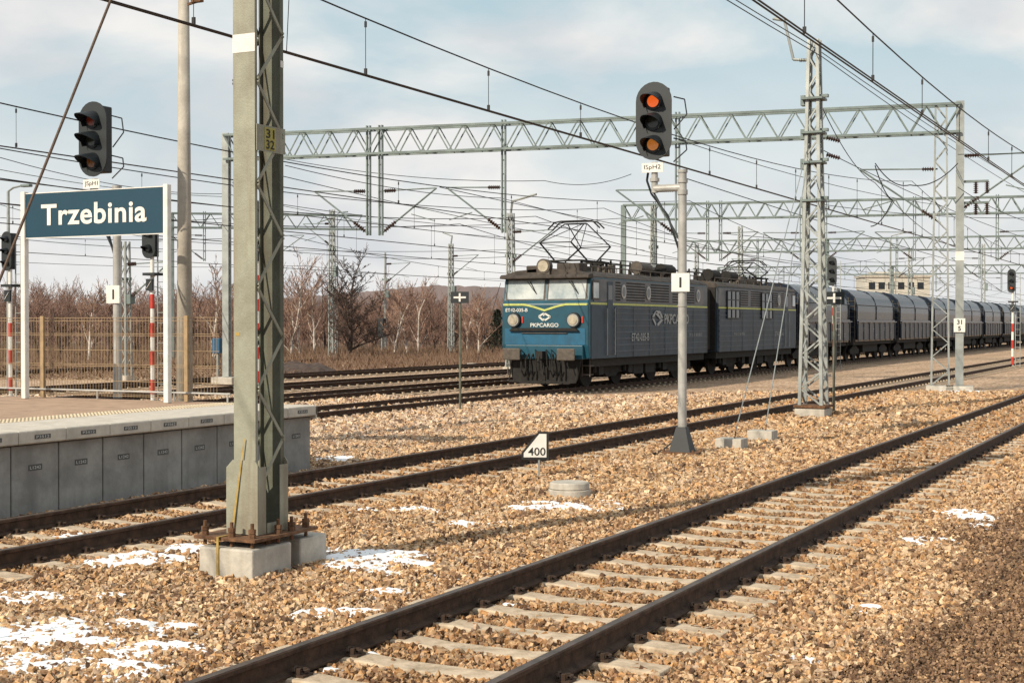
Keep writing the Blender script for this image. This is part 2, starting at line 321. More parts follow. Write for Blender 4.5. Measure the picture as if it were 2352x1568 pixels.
PAL=[(.56,.36,.195),(.60,.42,.255),(.46,.285,.16),(.31,.19,.11),(.65,.49,.33),(.49,.37,.27),(.17,.105,.07),(.57,.34,.165),(.62,.45,.285),(.38,.235,.14),(.55,.40,.26)]
stones('ballast_stones',[(7,12,1150,.032),(12,18,760,.037),(18,30,330,.050),(30,46,110,.078)],keep_main,'angular brown and ochre ballast stones covering the ground around the tracks',PAL,shade_main)
def keep_fine(P):
    x,y=P[:,0],P[:,1]; return (x>edge_x(y)-.1)
stones('fine_gravel',[(7,12,2200,.019),(12,22,900,.026),(22,34,250,.04)],keep_fine,'finer dark brown gravel in the bottom right corner beside the nearest track',
    [(.21,.125,.075),(.29,.185,.11),(.14,.085,.055),(.40,.26,.155),(.25,.16,.105)],lambda P:np.ones((len(P),3)))
# ---------------- snow ----------------
SN=[(150,1450,300,44,1.0),(60,1535,280,30,1.0),(330,1500,260,26,.9),(860,1290,140,26,1.5),(300,1287,140,20,.9),(440,1262,80,14,.9),(120,1375,190,20,.9),(880,1365,80,9,.8),(1320,1168,180,15,.85),
    (800,1408,130,11,.85),(2215,1190,90,20,.95),(720,1545,70,18,.9),(1150,1395,90,9,.75),(1750,1515,180,14,.7),(200,1235,140,13,.85),(760,1058,45,9,1.1),(900,1175,130,9,.8),(1130,1205,120,10,.8),(820,1515,60,9,.85),(2200,900,60,4,.95),(1940,978,40,4,1.0),(2100,1245,90,9,.8),(2000,1400,140,12,.75)]
mb=MB()
for (px,py,rx,ry,am) in SN:
    c=at(px,py); Z=(c-Vector((0,0,CZ))).dot(FW); rX=rx*Z/F; rZ=ry*Z*Z/(F*CZ)
    st=max(.017,min(rX,rZ)/26); nxx=int(1.6*2*rX/st); nz=int(1.6*2*rZ/st); nxx=min(nxx,300); nz=min(nz,180)
    f2=Vector((FW.x,FW.y,0)).normalized(); base=len(mb.v); H=[]
    for j in range(nz+1):
        for i in range(nxx+1):
            u=(i/nxx*2-1)*1.6; v=(j/nz*2-1)*1.6
            p=c+RT*(u*rX)+f2*(v*rZ)
            m=am*math.exp(-(u*u+v*v)*.8)
            nn=noise.fractal(Vector((p.x*1.7,p.y*3.4,px*.01)),1,2,3)*.5; n3=noise.noise(Vector((p.x*14,p.y*14,3)))
            h=-.02+.11*min(1,max(-.4,m*.9+nn-.22))+.015*n3
            h=min(h,.041+.009*n3); x=p.x
            for a in TR:
                if abs(abs(x+a)-.7525)<.1: h=-.03
            H.append(h); mb.v.append((p.x,p.y,gz(x)+h))
    for j in range(nz):
        for i in range(nxx):
            k=j*(nxx+1)+i; q=(k,k+1,k+nxx+2,k+nxx+1)
            if max(H[t] for t in q)>.004: mb.f.append(tuple(base+t for t in q))
o=mb.build('snow_patches','snow',smooth=True); tag(o,'thin patches of melting white snow lying between the stones','snow',kind='stuff')
# ---------------- tracks ----------------
def rail_prof():
    return [(-.07,0),(.07,0),(.07,.012),(.012,.03),(.012,.115),(.036,.125),(.036,.15),(.03,.156),(-.03,.156),(-.036,.15),(-.036,.125),(-.012,.115),(-.012,.03),(-.07,.012)]
def make_track(a,label,s0,s1,zb,nvis,first=None):
    root=thing('railway_track',label,'railway track',(-a,0,zb),0)
    for sg in(-1,1):
        m=MB(); m.prism([(x+sg*.7525,z+.045) for x,z in rail_prof()],'y',s0,s1)
        r=m.build('rail','rail',root); 
        m=MB(); m.box(sg*.7525-.029,sg*.7525+.029,s0,s1,.2005,.2035); m.build('running_surface','railh',r)
    k0=math.ceil(first/.6) if first else 0
    pts=[(-1.28,.0),(-1.28,.035),(-.95,.047),(-.55,.047),(-.3,.030),(.3,.030),(.55,.047),(.95,.047),(1.28,.035),(1.28,0)]
    proto=None
    if nvis:
        for k in range(nvis):
            y=(k0+k)*.6
            if proto is None:
                m=MB(); m.prism(pts,'y',-.11,.11); sl=m.build('sleeper','sleep',root,(0,y,0),bevel=.012,seg=2)
                for sg in(-1,1):
                    m=MB()
                    for q in(-1,1):
                        cx=sg*.7525+q*.11; m.tube((cx,-.035,.05),(cx,-.035,.10),.016,n=6); m.tube((cx,.035,.05),(cx,.035,.09),.014,n=6)
                        m.box(cx-.045,cx+.045,-.055,.055,.045,.062)
                        m.path([(cx-.03*q,-.05,.075),(cx-.05*q,-.02,.095),(cx-.05*q,.02,.095),(cx-.02*q,.05,.075),(cx+.03*q,.03,.08),(cx+.03*q,-.03,.08)],.011,5)
                    m.each('rail_fastening','clip',sl)
                proto=sl
            else:
                c=copy_tree(proto,root); c.location=(0,y,0)
    m=MB(); y=(k0+nvis)*.6; ye=min(s1,150)
    while y<ye:
        mm=[(x,yy,z) for yy in(y-.11,y+.11) for x,z in pts]; n=len(pts)
        m.add(mm,[(i,i+1,n+i+1,n+i) for i in range(n-1)]); 
        for sg in(-1,1):
            for q in(-1,1):
                cx=sg*.7525+q*.11; m.box(cx-.03,cx+.03,y-.05,y+.05,.047,.09)
        y+=.6
    o=m.build('sleeper','sleep',root); o['kind']='stuff'
    return root
make_track(4.41,'nearest track, crossing the foreground with pale concrete sleepers showing between brown rails',-4,700,0,46,2.4)
make_track(10.45,'second track from the camera, running past the platform edge behind the big mast',-4,700,0,46,7)
make_track(20.59,'track under the blue locomotive and its dark wagons',-5,700,-.15,0,10)
for a,l in((25.4,'first empty track directly behind the blue locomotive'),(30.3,'second empty track behind the blue locomotive'),(36.2,'third empty track behind the locomotive, in the middle of the yard'),(50,'farthest track at the foot of the bare woods')):
    make_track(a,l,-5,600,-.15,0,10)
# ---------------- platform ----------------
pl=thing('station_platform','raised station platform with grey panelled wall at the left','platform',(PX,PY,0))
m=MB(); m.box(-6.3,-1.75,-26,-.03,.3,.975); m.build('paving','pave',pl)
m=MB(); m.box(-1.75,-1.25,-26,-.03,.3,.978); 
for j in range(7):
    for i in range(150): m.box(-1.72+j*.066,-1.69+j*.066,-.1-i*.066-.03,-.1-i*.066,.976,.986)
o=m.build('tactile_strip','tact',pl)
m=MB(); m.box(-1.25,-.62,-26,-.03,.3,.976); m.build('edge_paving','edge',pl); m=MB(); m.box(-6.5,0,-.03,.0,.78,.9765); m.build('end_coping','edge',pl)
m=MB(); m.box(-6.4,-.2,-.10,-.02,-.2,.78); m.build('end_wall','concd',pl)
PT=['P3512','P3512','P3452','P3112','P3562','P3512','P3412','P3512','P3452']
for k in range(14):
    y1=-.0-k*.745; m=MB(); m.prism([(-.62,.80),(-.02,.82),(0,.835),(0,.965),(-.015,.98),(-.62,.98)],'y',y1-.738,y1)
    s_=m.build('edge_slab','edge',pl,bevel=.006,seg=1)
    if k<9:
        mm=MB(); mm.box(-.002,.003,y1-.50,y1-.25,.875,.925); mm.build('stencil_panel','grey',s_)
        text('stencil_number',PT[k],(.005,y1-.375,.90),.032,'loltxt',s_,'+x',.2)
    m=MB(); m.box(-.24,-.12,y1-.733,y1-.006,-.1,.80); p_=m.build('wall_panel','concd',pl,bevel=.008,seg=1)
    if k<9:
        mm=MB(); mm.box(-.121,-.116,y1-.48,y1-.27,.50,.57); mm.build('stencil_panel','grey',p_)
        text('stencil_number','L1242',(-.114,y1-.375,.535),.035,'loltxt',p_,'+x',.17)
# ---------------- fence on platform end ----------------
fe=thing('mesh_fence','tan wire mesh fence across the end of the platform','fence',(PX,PY-.12,.98))
for wv in(2.39,5.44): 
    m=MB(); m.box(-wv-.035,-wv+.035,-.03,.03,0,1.36); m.build('fence_post','fence',fe)
m=MB()
for z in(.06,.09,.30,.54,.57,.80,1.04,1.07,1.28,1.33): m.bar((-6.45,0,z),(-1.75,0,z),.008,.008)
x=-6.45
while x<-1.75: m.bar((x,.005,.04),(x,.005,1.34),.0055,.0055); x+=.062
m.build('wire_mesh','mesh',fe)
m=MB(); m.tube((-6.45,-.12,.14),(-1.5,-.12,.14),.016); 
for x in(-6,-4.2,-2.6,-1.55): m.tube((x,-.12,0),(x,-.12,.14),.015)
o=m.build('low_pipe_rail','post',None,(PX,PY-.05,.98)); tag(o,'low pale pipe rail along the foot of the platform fence','rail')
# ---------------- station name sign ----------------
A=at(58,915,.98); B=at(385,925,.98); d=B-A; Ls=d.length; rz=math.atan2(d.y,d.x)
sg=thing('station_name_sign','dark blue station name board with white lettering on two white posts','sign',A,rz)
sc=F/22.6; ht=(925-437)/sc
for x in(0,Ls):
    m=MB(); m.box(x-.045,x+.045,-.05,.05,0,ht+.02); m.build('post','white',sg,bevel=.008,seg=1)
m=MB(); m.box(.05,Ls-.05,-.02,.02,ht-.745,ht-.01); m.build('board','navy',sg)
m=MB(); m.bar((.05,-.023,ht-.012),(Ls-.05,-.023,ht-.012),.006,.014); m.bar((.05,-.023,ht-.743),(Ls-.05,-.023,ht-.743),.006,.014); m.each('board_rim','white',sg)
text('lettering','Trzebinia',(Ls/2+.0,-.026,ht-.375),.345,'white',sg,'-y',(Ls-.1)*.765,bold=.022)
# ---------------- large foreground mast ----------------
c=at(580,1335,0); bc=c+Vector((-.29,.29,0))
ma=thing('lattice_mast','large grey green lattice mast with white band standing in the foreground','mast',(bc.x,bc.y,0))
W=.117; D=.42; X0=.035; Y0=-.06
def chan(yw,yf):
    m=MB(); m.box(X0-W,X0+W,min(yw,yw+.012*(1 if yf>yw else -1)),max(yw,yw+.012*(1 if yf>yw else -1)),.36,9.5)
    s=1 if yf>yw else -1
    for sx in(-1,1):
        x=X0+sx*W; m.box(min(x,x-sx*.012),max(x,x-sx*.012),min(yw+s*.0125,yf),max(yw+s*.0125,yf),.36,9.5)
    return m
chan(Y0,Y0+.035).build('channel','mast',ma); chan(Y0+D,Y0+D-.05).build('channel','mast_dark_shade',ma)
for sx in(-1,1):
    m=MB(); z=.75; k=0
    while z<9.2:
        ya,yb=(Y0+.03,Y0+D-.03) if k%2==0 else (Y0+D-.03,Y0+.03)
        m.add([(X0+sx*(W+.002),ya,z-.025),(X0+sx*(W+.012),ya,z-.025),(X0+sx*(W+.012),yb,z+.395),(X0+sx*(W+.002),yb,z+.395),
             (X0+sx*(W+.002),ya,z+.02),(X0+sx*(W+.012),ya,z+.02),(X0+sx*(W+.012),yb,z+.44),(X0+sx*(W+.002),yb,z+.44)],
            [(0,1,2,3),(4,5,6,7),(0,1,5,4),(1,2,6,5),(2,3,7,6),(3,0,4,7)])
        for yy,zz in((ya,z),(yb,z+.42)): m.tube((X0+sx*(W+.01),yy,zz),(X0+sx*(W+.025),yy,zz),.012,n=6)
        z+=.45; k+=1
    m.build('lacing','mast' if sx>0 else 'mast_dark_shade',ma)
m=MB(); m.box(X0-W-.003,X0+W+.003,Y0-.003,Y0+.0,4.58,4.74); m.build('white_band','white',ma)
m=MB(); m.box(X0+W,X0+W+.004,Y0+D-.044,Y0+D,4.50,4.56); m.build('white_band','white',ma)
m=MB(); m.box(X0+W+.014,X0+W+.02,Y0+.0,Y0+D,3.72,3.95); pq=m.build('number_plate','mast',ma)
m=MB(); m.box(X0+W+.0205,X0+W+.024,Y0+.11,Y0+D-.15,3.735,3.935); m.build('yellow_panel','yellow',pq)
text('plate_number','31',(X0+W+.027,Y0+.19,3.88),.08,'txt',pq,'+x',.12,.015); text('plate_number','32',(X0+W+.027,Y0+.19,3.785),.08,'txt',pq,'+x',.12,.015)
m=MB(); m.box(X0-W+.02,X0-.05,Y0-.002,Y0-.0005,2.1,2.13); m.build('small_label','strap',ma)
for yy,s in((Y0-.016,1),(Y0+D+.004,-1)):
    m=MB(); m.prism([(X0-.19,.36),(X0+.15,.36),(X0+.15,.97),(X0+.12,1.01),(X0-.12,1.01),(X0-.19,.94)],'y',yy,yy+.012)
    y2=yy+(.0125 if s>0 else -.0005)
    for x in(X0-.19,X0+.144): m.box(x,x+.006,min(y2,y2+s*.11),max(y2,y2+s*.11),.36,.95)
    m.build('shoe_plate','mast',ma)
m=MB(); m.box(X0+W+.03,X0+W+.038,Y0+.12,Y0+D-.12,.36,.45); m.build('shoe_angle','mast',ma)
m=MB(); m.box(-.36,.30,-.27,.68,.325,.352); m.build('base_plate','rust',ma)
m=MB()
for x,y in((-.29,-.2),(.22,-.2),(.0,-.2),(-.29,.60),(.22,.60),(.24,.35),(.24,.15),(-.3,.2)):
    m.tube((x,y,.27),(x,y,.48),.016,n=8); m.tube((x,y,.352),(x,y,.39),.034,n=6); m.tube((x,y,.395),(x,y,.43),.034,n=6)
m.each('anchor_bolt','rust',ma)
for y0 in(-.29,.45):
    m=MB(); m.box(-.29,.27 if y0>0 else .29,y0,y0+(.42 if y0>0 else .575),-.1,.265); m.build('concrete_footing','conc',ma,bevel=.018)
m=MB(); m.box(X0-.10,X0+.16,Y0+.1,Y0+.3,.265,.32); m.build('packing_plate','rust',ma)
m=MB(); m.box(-.09,-.066,-.30,-.295,.0,.35);m.box(-.09,-.066,-.30,-.06,.354,.36)
m.add([(-.09,-.10,.36),(-.066,-.10,.36),(.052,Y0-.02,1.2),(.04,Y0-.02,1.2)],[(0,1,2,3)]); m.build('earthing_strap','strap',ma)
m=MB(); ga=atd(-359,1544,9.0); gb=Vector((bc.x+X0-.1,bc.y+Y0,7.75)); m.tube(ga,gb,.0105,n=8)
o=m.build('guy_cable','cable'); tag(o,'thick steel guy cable slanting across the top left of the view','cable')
# ---------------- generic builders ----------------
def lens_head(root,w,z0,z1,cx,cy,lenses,big=True):
    m=MB(); r=w/2; pts=[]
    for k in range(13): t=math.pi*k/12; pts.append((cx+r*math.cos(t),z1-r+r*math.sin(t)))
    for k in range(13): t=math.pi+math.pi*k/12; pts.append((cx+r*math.cos(t),z0+r+r*math.sin(t)))
    m.prism(pts,'y',cy-.012,cy+.012); m.build('backboard','black',root)
    m=MB(); m.box(cx-w*.3,cx+w*.3,cy+.013,cy+.28,z0+.12*w,z1-.12*w); m.build('lamp_housing','black',root,bevel=.02 if big else 0)
    for z,kd in lenses:
        R0=w*.16; m=MB(); m.tube((cx,cy-.013,z),(cx,cy-.035,z),R0*1.4,n=20); rg=m.build('lamp','black',root)
        m=MB(); m.tube((cx,cy-.036,z),(cx,cy-.045,z),R0,n=20); m.build('lens',kd,rg)
        m=MB(); n=16; Rr=R0*1.62; vs=[];dep=w*.62
        for k in range(n+1):
            t=R(-35)+R(250)*k/n; dd=dep*(.35+.65*max(0,math.sin(t))) if math.sin(t)>0 else dep*.3
            for rr in(Rr,Rr-.008): vs+= [(cx+rr*math.cos(t),cy-.012,z+rr*math.sin(t)),(cx+rr*math.cos(t),cy-.012-dd,z+rr*math.sin(t)-dd*.22)]
        fs=[]
        for k in range(n):
            q=k*4; fs+=[(q,q+4,q+5,q+1),(q+2,q+6,q+7,q+3),(q+1,q+5,q+7,q+3)]
        m.add(vs,fs); m.build('hood','black',rg)
def bracket_signal(label,loc,txt,cut,lenses):
    s=thing('railway_signal',label,'signal',loc)
    m=MB(); m.tube((0,0,.35 if cut==0 else cut),(0,0,4.75),.075,.07,18); p=m.build('post','post',s)
    for z0,z1,r in((4.75,4.80,.085),(4.38,4.46,.088),(4.58,4.63,.088),(2.98,3.01,.083),(2.5,2.53,.083)):
        m=MB(); m.tube((0,0,z0),(0,0,z1),r,n=18); m.build('collar','post',p)
    if cut==0:
        m=MB(); m.add([(-.19,-.15,.05),(.19,-.15,.05),(.19,.15,.05),(-.19,.15,.05),(-.08,-.08,.48),(.08,-.08,.48),(.08,.08,.48),(-.08,.08,.48)],[(0,1,5,4),(1,2,6,5),(2,3,7,6),(3,0,4,7),(4,5,6,7),(3,2,1,0)]); m.build('flared_foot','black',s)
        m=MB(); m.box(-.32,.32,-.25,.25,.03,.065)
        for x in(-.26,.26):
            for y in(-.2,.2): m.tube((x,y,.06),(x,y,.11),.02,n=6)
        m.build('foot_plate','rust',s)
    m=MB(); m.tube((0,0,4.50),(-.50,0,4.50),.065,n=14); m.tube((-.50,0,4.43),(-.50,0,4.95),.055,n=14); m.tube((-.5,0,4.62),(-.5,0,4.68),.08,n=14)
    m.build('bracket_arm','post',s)
    m=MB(); m.bar((-.53,.02,4.45),(-.06,.02,3.62),.05,.02); m.build('brace','black',s); m=MB(); m.path([(-.62,.05,4.9),(-.66,.05,4.65),(-.58,.06,4.42),(-.3,.09,4.05),(-.07,.08,3.4)],.02,6); m.build('lamp_cable','black',s)
    m=MB(); m.box(-.70,-.32,-.085,-.075,4.77,4.93); tp=m.build('name_plate','white',s); text('plate_text',txt,(-.51,-.089,4.85),.095,'txt',tp,'-y',.30)
    lens_head(s,.64,4.98,6.30,-.50,-.05,[(5.97,lenses[0]),(5.62,lenses[1]),(5.24,lenses[2])])
    for pts in([(-.2,.1,6.05),(-.02,.15,6.0),(.02,.15,5.75),(-.2,.12,5.5)],[(-.2,.1,5.35),(.0,.15,5.3),(.02,.15,5.15),(-.2,.1,4.95)]):
        m=MB(); m.path(pts,.012,5); m.build('handrail_loop','black',s)
    m=MB(); m.box(-.16,.16,-.10,-.088,2.75,3.06); tp=m.build('bar_plate','white',s); m=MB(); m.box(-.018,.018,-.106,-.1005,2.82,2.99); m.build('bar_mark','txt',tp)
    return s
bracket_signal('signal at the centre right, glowing red lamp above an amber one, on a grey post',at(1567,1045,0),'ISpH2',0,('redlens','offlens','amblens'))
bracket_signal('signal rising above the station name board, its lamps nearly dark',at(270,905,.98)+Vector((0,0,-1.16)),'JSpH1',1.1,('dimred','offlens','dimamb'))
m=MB(); q0=at(1475,1050,.02); m.path([at(1563,965,.5),at(1545,1015,.12),at(1520,1035,.05),q0],.015,6)
tag(m.build('signal_cable','wire'),'black cable drooping from the centre right signal post to the ground','cable')
def striped_signal(label,px,top,Z,w,lampk='offlens'):
    zb=-.15; p=gd(px,Z,zb); s=thing('railway_signal',label,'signal',p); sc=F/Z; zt=CZ+(745-top)/sc-zb
    hw=w/sc; hh=hw*3.0
    m=MB(); m.tube((0,0,0),(0,0,zt-hh*.9),.06,n=10); m.build('post','white',s)
    z=.3
    while z<zt-hh-1.2: m=MB(); m.tube((0,0,z),(0,0,z+.42),.065,n=10); m.build('red_band','red',s); z+=.84
    lens_head(s,hw,zt-hh,zt,-.05,-.1,[(zt-hh*.2,'offlens'),(zt-hh*.5,'offlens'),(zt-hh*.8,lampk)],False)
    m=MB(); m.box(-.2,.25,-.2,.2,zt-hh-.5,zt-hh-.42); m.build('shelf','black',s); m=MB(); m.box(-.12,.12,-.14,-.08,zt-hh-.95,zt-hh-.6); bx=m.build('indicator_box','black',s)
    m=MB(); m.bar((-.08,-.15,zt-hh-.88),(.08,-.15,zt-hh-.67),.03,.01); m.build('slash_mark','white',bx)
    m=MB(); m.bar((.12,.1,0),(.12,.1,zt-.2),.03); m.bar((.35,.1,0),(.35,.1,zt-.2),.03)
    z=.3
    while z<zt-.3: m.bar((.12,.1,z),(.35,.1,z),.02); z+=.3
    m.build('ladder','galv',s); return s
striped_signal('small signal at the left edge on a red and white striped post',24,532,44,30)
striped_signal('small signal just below the station name board, on a red and white striped post',350,480,42,38)
striped_signal('small black signal standing between the tall slim mast and the wagons',1914,590,75,22)
striped_signal('small signal with red lamp and striped post at the right edge beside the wagons',2326,618,72,18,'redlens')
striped_signal('signal post striped red and white just right of the big foreground mast',592,460,50,26)
for px,py,l in((1057,935,'black board with white cross on a thin post left of the locomotive'),(1915,950,'black board with white cross on a thin post right of the tall lattice mast')):
    p=at(px,py,-.05 if px<1500 else 0); Z=(p-Vector((0,0,CZ))).dot(FW); sc=F/Z; zt=CZ+(745-670)/sc-p.z; s=thing('cross_board_sign',l,'sign',p,TH*.6,'cross board signs')
    m=MB(); m.tube((0,0,-.05),(0,0,zt-.1),.032,n=8); m.build('post','mast_dark_shade',s)
    m=MB(); m.box(-.25,.25,-.05,-.035,zt-.31,zt); bd=m.build('board','black',s)
    m=MB(); m.box(-.17,.17,-.055,-.051,zt-.18,zt-.13); m.box(-.025,.025,-.059,-.0555,zt-.27,zt-.04); m.build('cross_mark','white',bd)
p=at(1238,1098,0); s=thing('distance_sign','small white sign numbered 400 on a short stake','sign',p,TH*.8)
m=MB(); m.box(-.014,.014,.0,.02,-.05,.36); m.build('stake','galv',s)
def penta(k): return [(-.25+k,.27+k),(.14-k,.27+k),(.14-k,.67-k),(-.01+k*.5,.67-k),(-.25+k,.37-k*.3)]
m=MB(); m.prism(penta(0),'y',-.012,-.002); bd=m.build('sign_edge','txt',s); m=MB(); m.prism(penta(.032),'y',-.0165,-.0125); m.build('sign_face','white',bd)
text('number','400',(-.03,-.0195,.385),.115,'txt',s,'-y',.25,.01)
p=at(1308,1140,0); s=thing('manhole','round concrete manhole ring with lid low in the ballast','manhole',p)
m=MB(); m.tube((0,0,-.1),(0,0,.10),.27,n=40); m.build('ring','conc',s,bevel=.008,seg=1); m=MB(); m.tube((0,0,.102),(0,0,.19),.26,.25,n=40); m.build('lid','conc',s,bevel=.012,seg=1)
# ---------------- lattice masts ----------------
def lattice(m,w0,w1,h,nb,th=.05,z0=0):
    zs=[z0+h*i/nb for i in range(nb+1)]
    def hw(z): return (w0+(w1-w0)*(z-z0)/h)/2
    for sx in(-1,1):
        for sy in(-1,1): m.bar((sx*hw(z0),sy*hw(z0),z0),(sx*hw(z0+h),sy*hw(z0+h),z0+h),th,th)
    for i in range(nb):
        a=hw(zs[i]); b_=hw(zs[i+1]); k=1 if i%2 else -1
        for s in(-1,1):
            m.bar((-k*a,s*a,zs[i]),(k*b_,s*b_,zs[i+1]),th*.5,th*.5); m.bar((s*a,-k*a,zs[i]),(s*b_,k*b_,zs[i+1]),th*.5,th*.5)
def insulator(p,q,parent,r=.05):
    m=MB(); p=Vector(p);q=Vector(q); n=6; m.tube(p,q,r*.45,n=6)
    for i in range(n):
        a=p.lerp(q,(i+.3)/n); b_=p.lerp(q,(i+.7)/n); m.tube(a,b_,r,r*.6,8)
    return m.build('insulator','insul',parent)
bp0=at(1868,958,0); zt=CZ+(745-88)*33.4/F
s=thing('lattice_mast','tall slim lattice mast with concrete foot, right of the centre','mast',bp0)
m=MB(); lattice(m,.52,.20,zt-.3,22,.075,.3); m.build('lattice_shaft','galv',s)
m=MB(); m.box(-.38,.38,-.38,.38,.24,.30); m.build('foot_plate','rust',s)
m=MB(); m.box(-.36,.36,-.36,.36,-.1,.22); m.build('concrete_footing','conc',s,bevel=.02)
for z in(6.0,5.1,7.5,6.7):
    m=MB(); m.box(-.25,.25,-.25,.25,z,z+.05); m.box(-.3,-.2,-.1,.1,z-.12,z+.12); m.box(.15,.34,-.06,.06,z+.0505,z+.12); m.build('cross_plate','gantry',s)
m=MB(); m.path([(-.1,0,8.45),(-.5,0,8.5),(-.72,0,9.45),(-1.0,0,9.52)],.035,8); m.build('top_arm','galv',s); insulator((-.35,0,8.47),(-.12,0,8.46),s)
for k,z in enumerate((6.2,6.6)): insulator((.3,0,z),(.62,0,z-.1),s,.06)
for k,(bx_,by_) in enumerate(((1674,1033),(1746,1013))):
    q=at(bx_,by_,0)+Vector((0,.15,0)); t=thing('anchor_block',['concrete anchor block of the guy wires, the nearer one','concrete anchor block of the guy wires, the farther one'][k],'concrete block',q)
    m=MB(); m.box(-.24,.24,-.20,.20,-.05,.2); m.build('block','conc',t,bevel=.015); m=MB(); m.tube((.06,0,.2),(.08,0,.32),.012,n=6); m.build('eye_bolt','rust',t)
    m=MB(); m.tube(q+Vector((.07,0,.3)),bp0+Vector((-.15,0,6.4-.3*k)),.011,n=6); tag(m.build('guy_wire','galv'),['thin guy wire from the nearer anchor block up to the lattice mast','thin guy wire from the farther anchor block up to the lattice mast'][k],'wire')
pp=gd(424,26.2,0)+Vector((0,0,-.1)); s=thing('concrete_pole','tall round concrete pole rising out of the frame behind the platform sign','pole',pp)
m=MB(); m.tube((0,0,0),(0,0,9.6),.155,.09,24); m.build('shaft','pole',s,smooth=True)
m=MB(); m.bar((0,0,8.15),(.35,0,8.2),.04); m.box(.2,.42,-.05,.05,8.18,8.28); m.build('bracket','rust',s)
# ---------------- gantries ----------------
def cantilever(root,x,y,zb,sg,L_=2.2,H_=1.7):
    m=MB(); r=.034
    m.tube((x,y,zb+.05),(x+sg*L_,y,zb+H_),r,n=6); m.tube((x+sg*L_*.98,y,zb+H_),(x+sg*.1,y,zb+H_*.97),r*.8,n=6); m.tube((x+sg*L_*.55,y,zb+H_*.45),(x+sg*L_*.95,y,zb+H_*.3),r*.6,n=6)
    c_=m.build('cantilever_arm','gantry',root); insulator((x+sg*.15,y,zb+.16),(x+sg*.6,y,zb+.16+.45/L_*(H_)),c_,.085); insulator((x+sg*.15,y,zb+H_*.97),(x+sg*.6,y,zb+H_*.975),c_,.085)
def gantry(label,Pa,Pb,ztop,dep,step,posts,hang,th=.08,detail=True,wd=.5):
    d=Pb-Pa; Lg=math.hypot(d.x,d.y); rz=math.atan2(d.y,d.x); g_=thing('gantry',label,'gantry',(Pa.x,Pa.y,Pa.z),rz); zt=ztop-Pa.z
    def xpx(px):
        lo,hi=-5,Lg+5
        for _ in range(40):
            mid=(lo+hi)/2; q=proj(Pa+d/Lg*mid+Vector((0,0,3)))[0]
            if q>px: lo=mid
            else: hi=mid
        return (lo+hi)/2
    n=int(Lg/step); x0,x1=0,Lg
    for y in(-wd/2,wd/2):
        for z in(zt,zt-dep): m=MB(); m.bar((x0,y,z),(x1,y,z),th,th); m.build('chord','gantry',g_)
    m=MB()
    for y in(-wd/2,wd/2):
        for i in range(n):
            xa=x0+(x1-x0)*i/n; xb=x0+(x1-x0)*(i+.5)/n; xc=x0+(x1-x0)*(i+1)/n
            m.bar((xa,y,zt),(xb,y,zt-dep),th*.5); m.bar((xb,y,zt-dep),(xc,y,zt),th*.5)
    if detail:
        for i in range(0,n+1):
            xa=x0+(x1-x0)*i/n; m.bar((xa,-wd/2,zt),(xa,wd/2,zt),th*.4)
            if i<n: m.bar((xa,-wd/2,zt-dep),(xa+(x1-x0)/n,wd/2,zt-dep),th*.4)
    m.build('truss_web','gantry',g_)
    for px,kind in posts:
        x=xpx(px); m=MB()
        if kind=='solid':
            m.box(x-.13,x+.13,-.13,-.05,.2,zt+.1); m.box(x-.13,x+.13,.05,.13,.2,zt+.1)
            z=.4
            while z<zt: m.bar((x-.1,-.1,z),(x-.1,.1,z+.3),.03); m.bar((x+.1,-.1,z),(x+.1,.1,z+.3),.03); z+=.35
        elif kind=='lat':
            mm=MB(); lattice(mm,.56,.34,zt-.2,20,.06,.2); m.add([(v[0]+x,v[1],v[2]) for v in mm.v],mm.f)
        else: m.box(x-.14,x+.14,-.14,.14,0,zt)
        m.build('post','galv' if kind!='p' else 'gantry',g_)
        if kind!='p':
            m=MB(); m.box(x-.45,x+.45,-.45,.45,-.1,.18); m.build('concrete_footing','conc',g_,bevel=.03)
    for px,pyb,arms in hang:
        x=xpx(px); pw=Pa+d/Lg*x; Z=(pw-Vector((0,0,CZ))).dot(FW); zb=CZ+(745-pyb)*Z/F-Pa.z
        m=MB(); m.bar((x-.06,0,zt+.15),(x-.06,0,zb),.05,.12); m.bar((x+.06,0,zt+.15),(x+.06,0,zb),.05,.12)
        z=zb+.1
        while z<zt: m.box(x-.06,x+.06,-.01,.01,z,z+.05); z+=.5
        m.build('hanging_post','gantry',g_)
        for sg_ in arms: cantilever(g_,x,0,zb,sg_)
    return g_,xpx,d/Lg
Pa=at(2204,898,0); Pb=at(521,882,-.1); Pb.z=0
g1,xp,dd=gantry('long lattice gantry spanning the tracks in front of the locomotive',Pa,Pb,9.45,.92,1.05,[(2204,'solid'),(2160,'lat'),(521,'solid')],[(847,541,(1,)),(875,541,(-1,)),(1157,535,(1,)),(1556,545,(1,))])
x=xp(2204); m=MB(); m.box(x-.18,x+.18,.18,.19,1.95,2.4)
pl_=m.build('number_plate','white',g1)
for t_,z_ in(('31',2.28),('5',2.07)):
    o=text('plate_number',t_,(0,0,0),.15,'txt',pl_,'-y',None,.02); o.location=(x,.20,z_); o.rotation_euler=(0,0,math.pi)
m=MB(); m.box(x-.14,x+.14,-.14,.14,4.3,4.6); m.build('white_band','white',g1)
for z in(6.2,6.9): 
    m=MB(); m.bar((x-.9,0,z),(x+.1,0,z),.08); m.build('side_arm','gantry',g1); insulator((x-.5,0,z-.4),(x-.5,0,z),g1,.09); insulator((x-.85,0,z-.4),(x-.85,0,z),g1,.09)
cantilever(g1,xp(2160),0,5.5,1,2.6,1.9); cantilever(g1,x,0,5.9,-1,2.6,1.9)
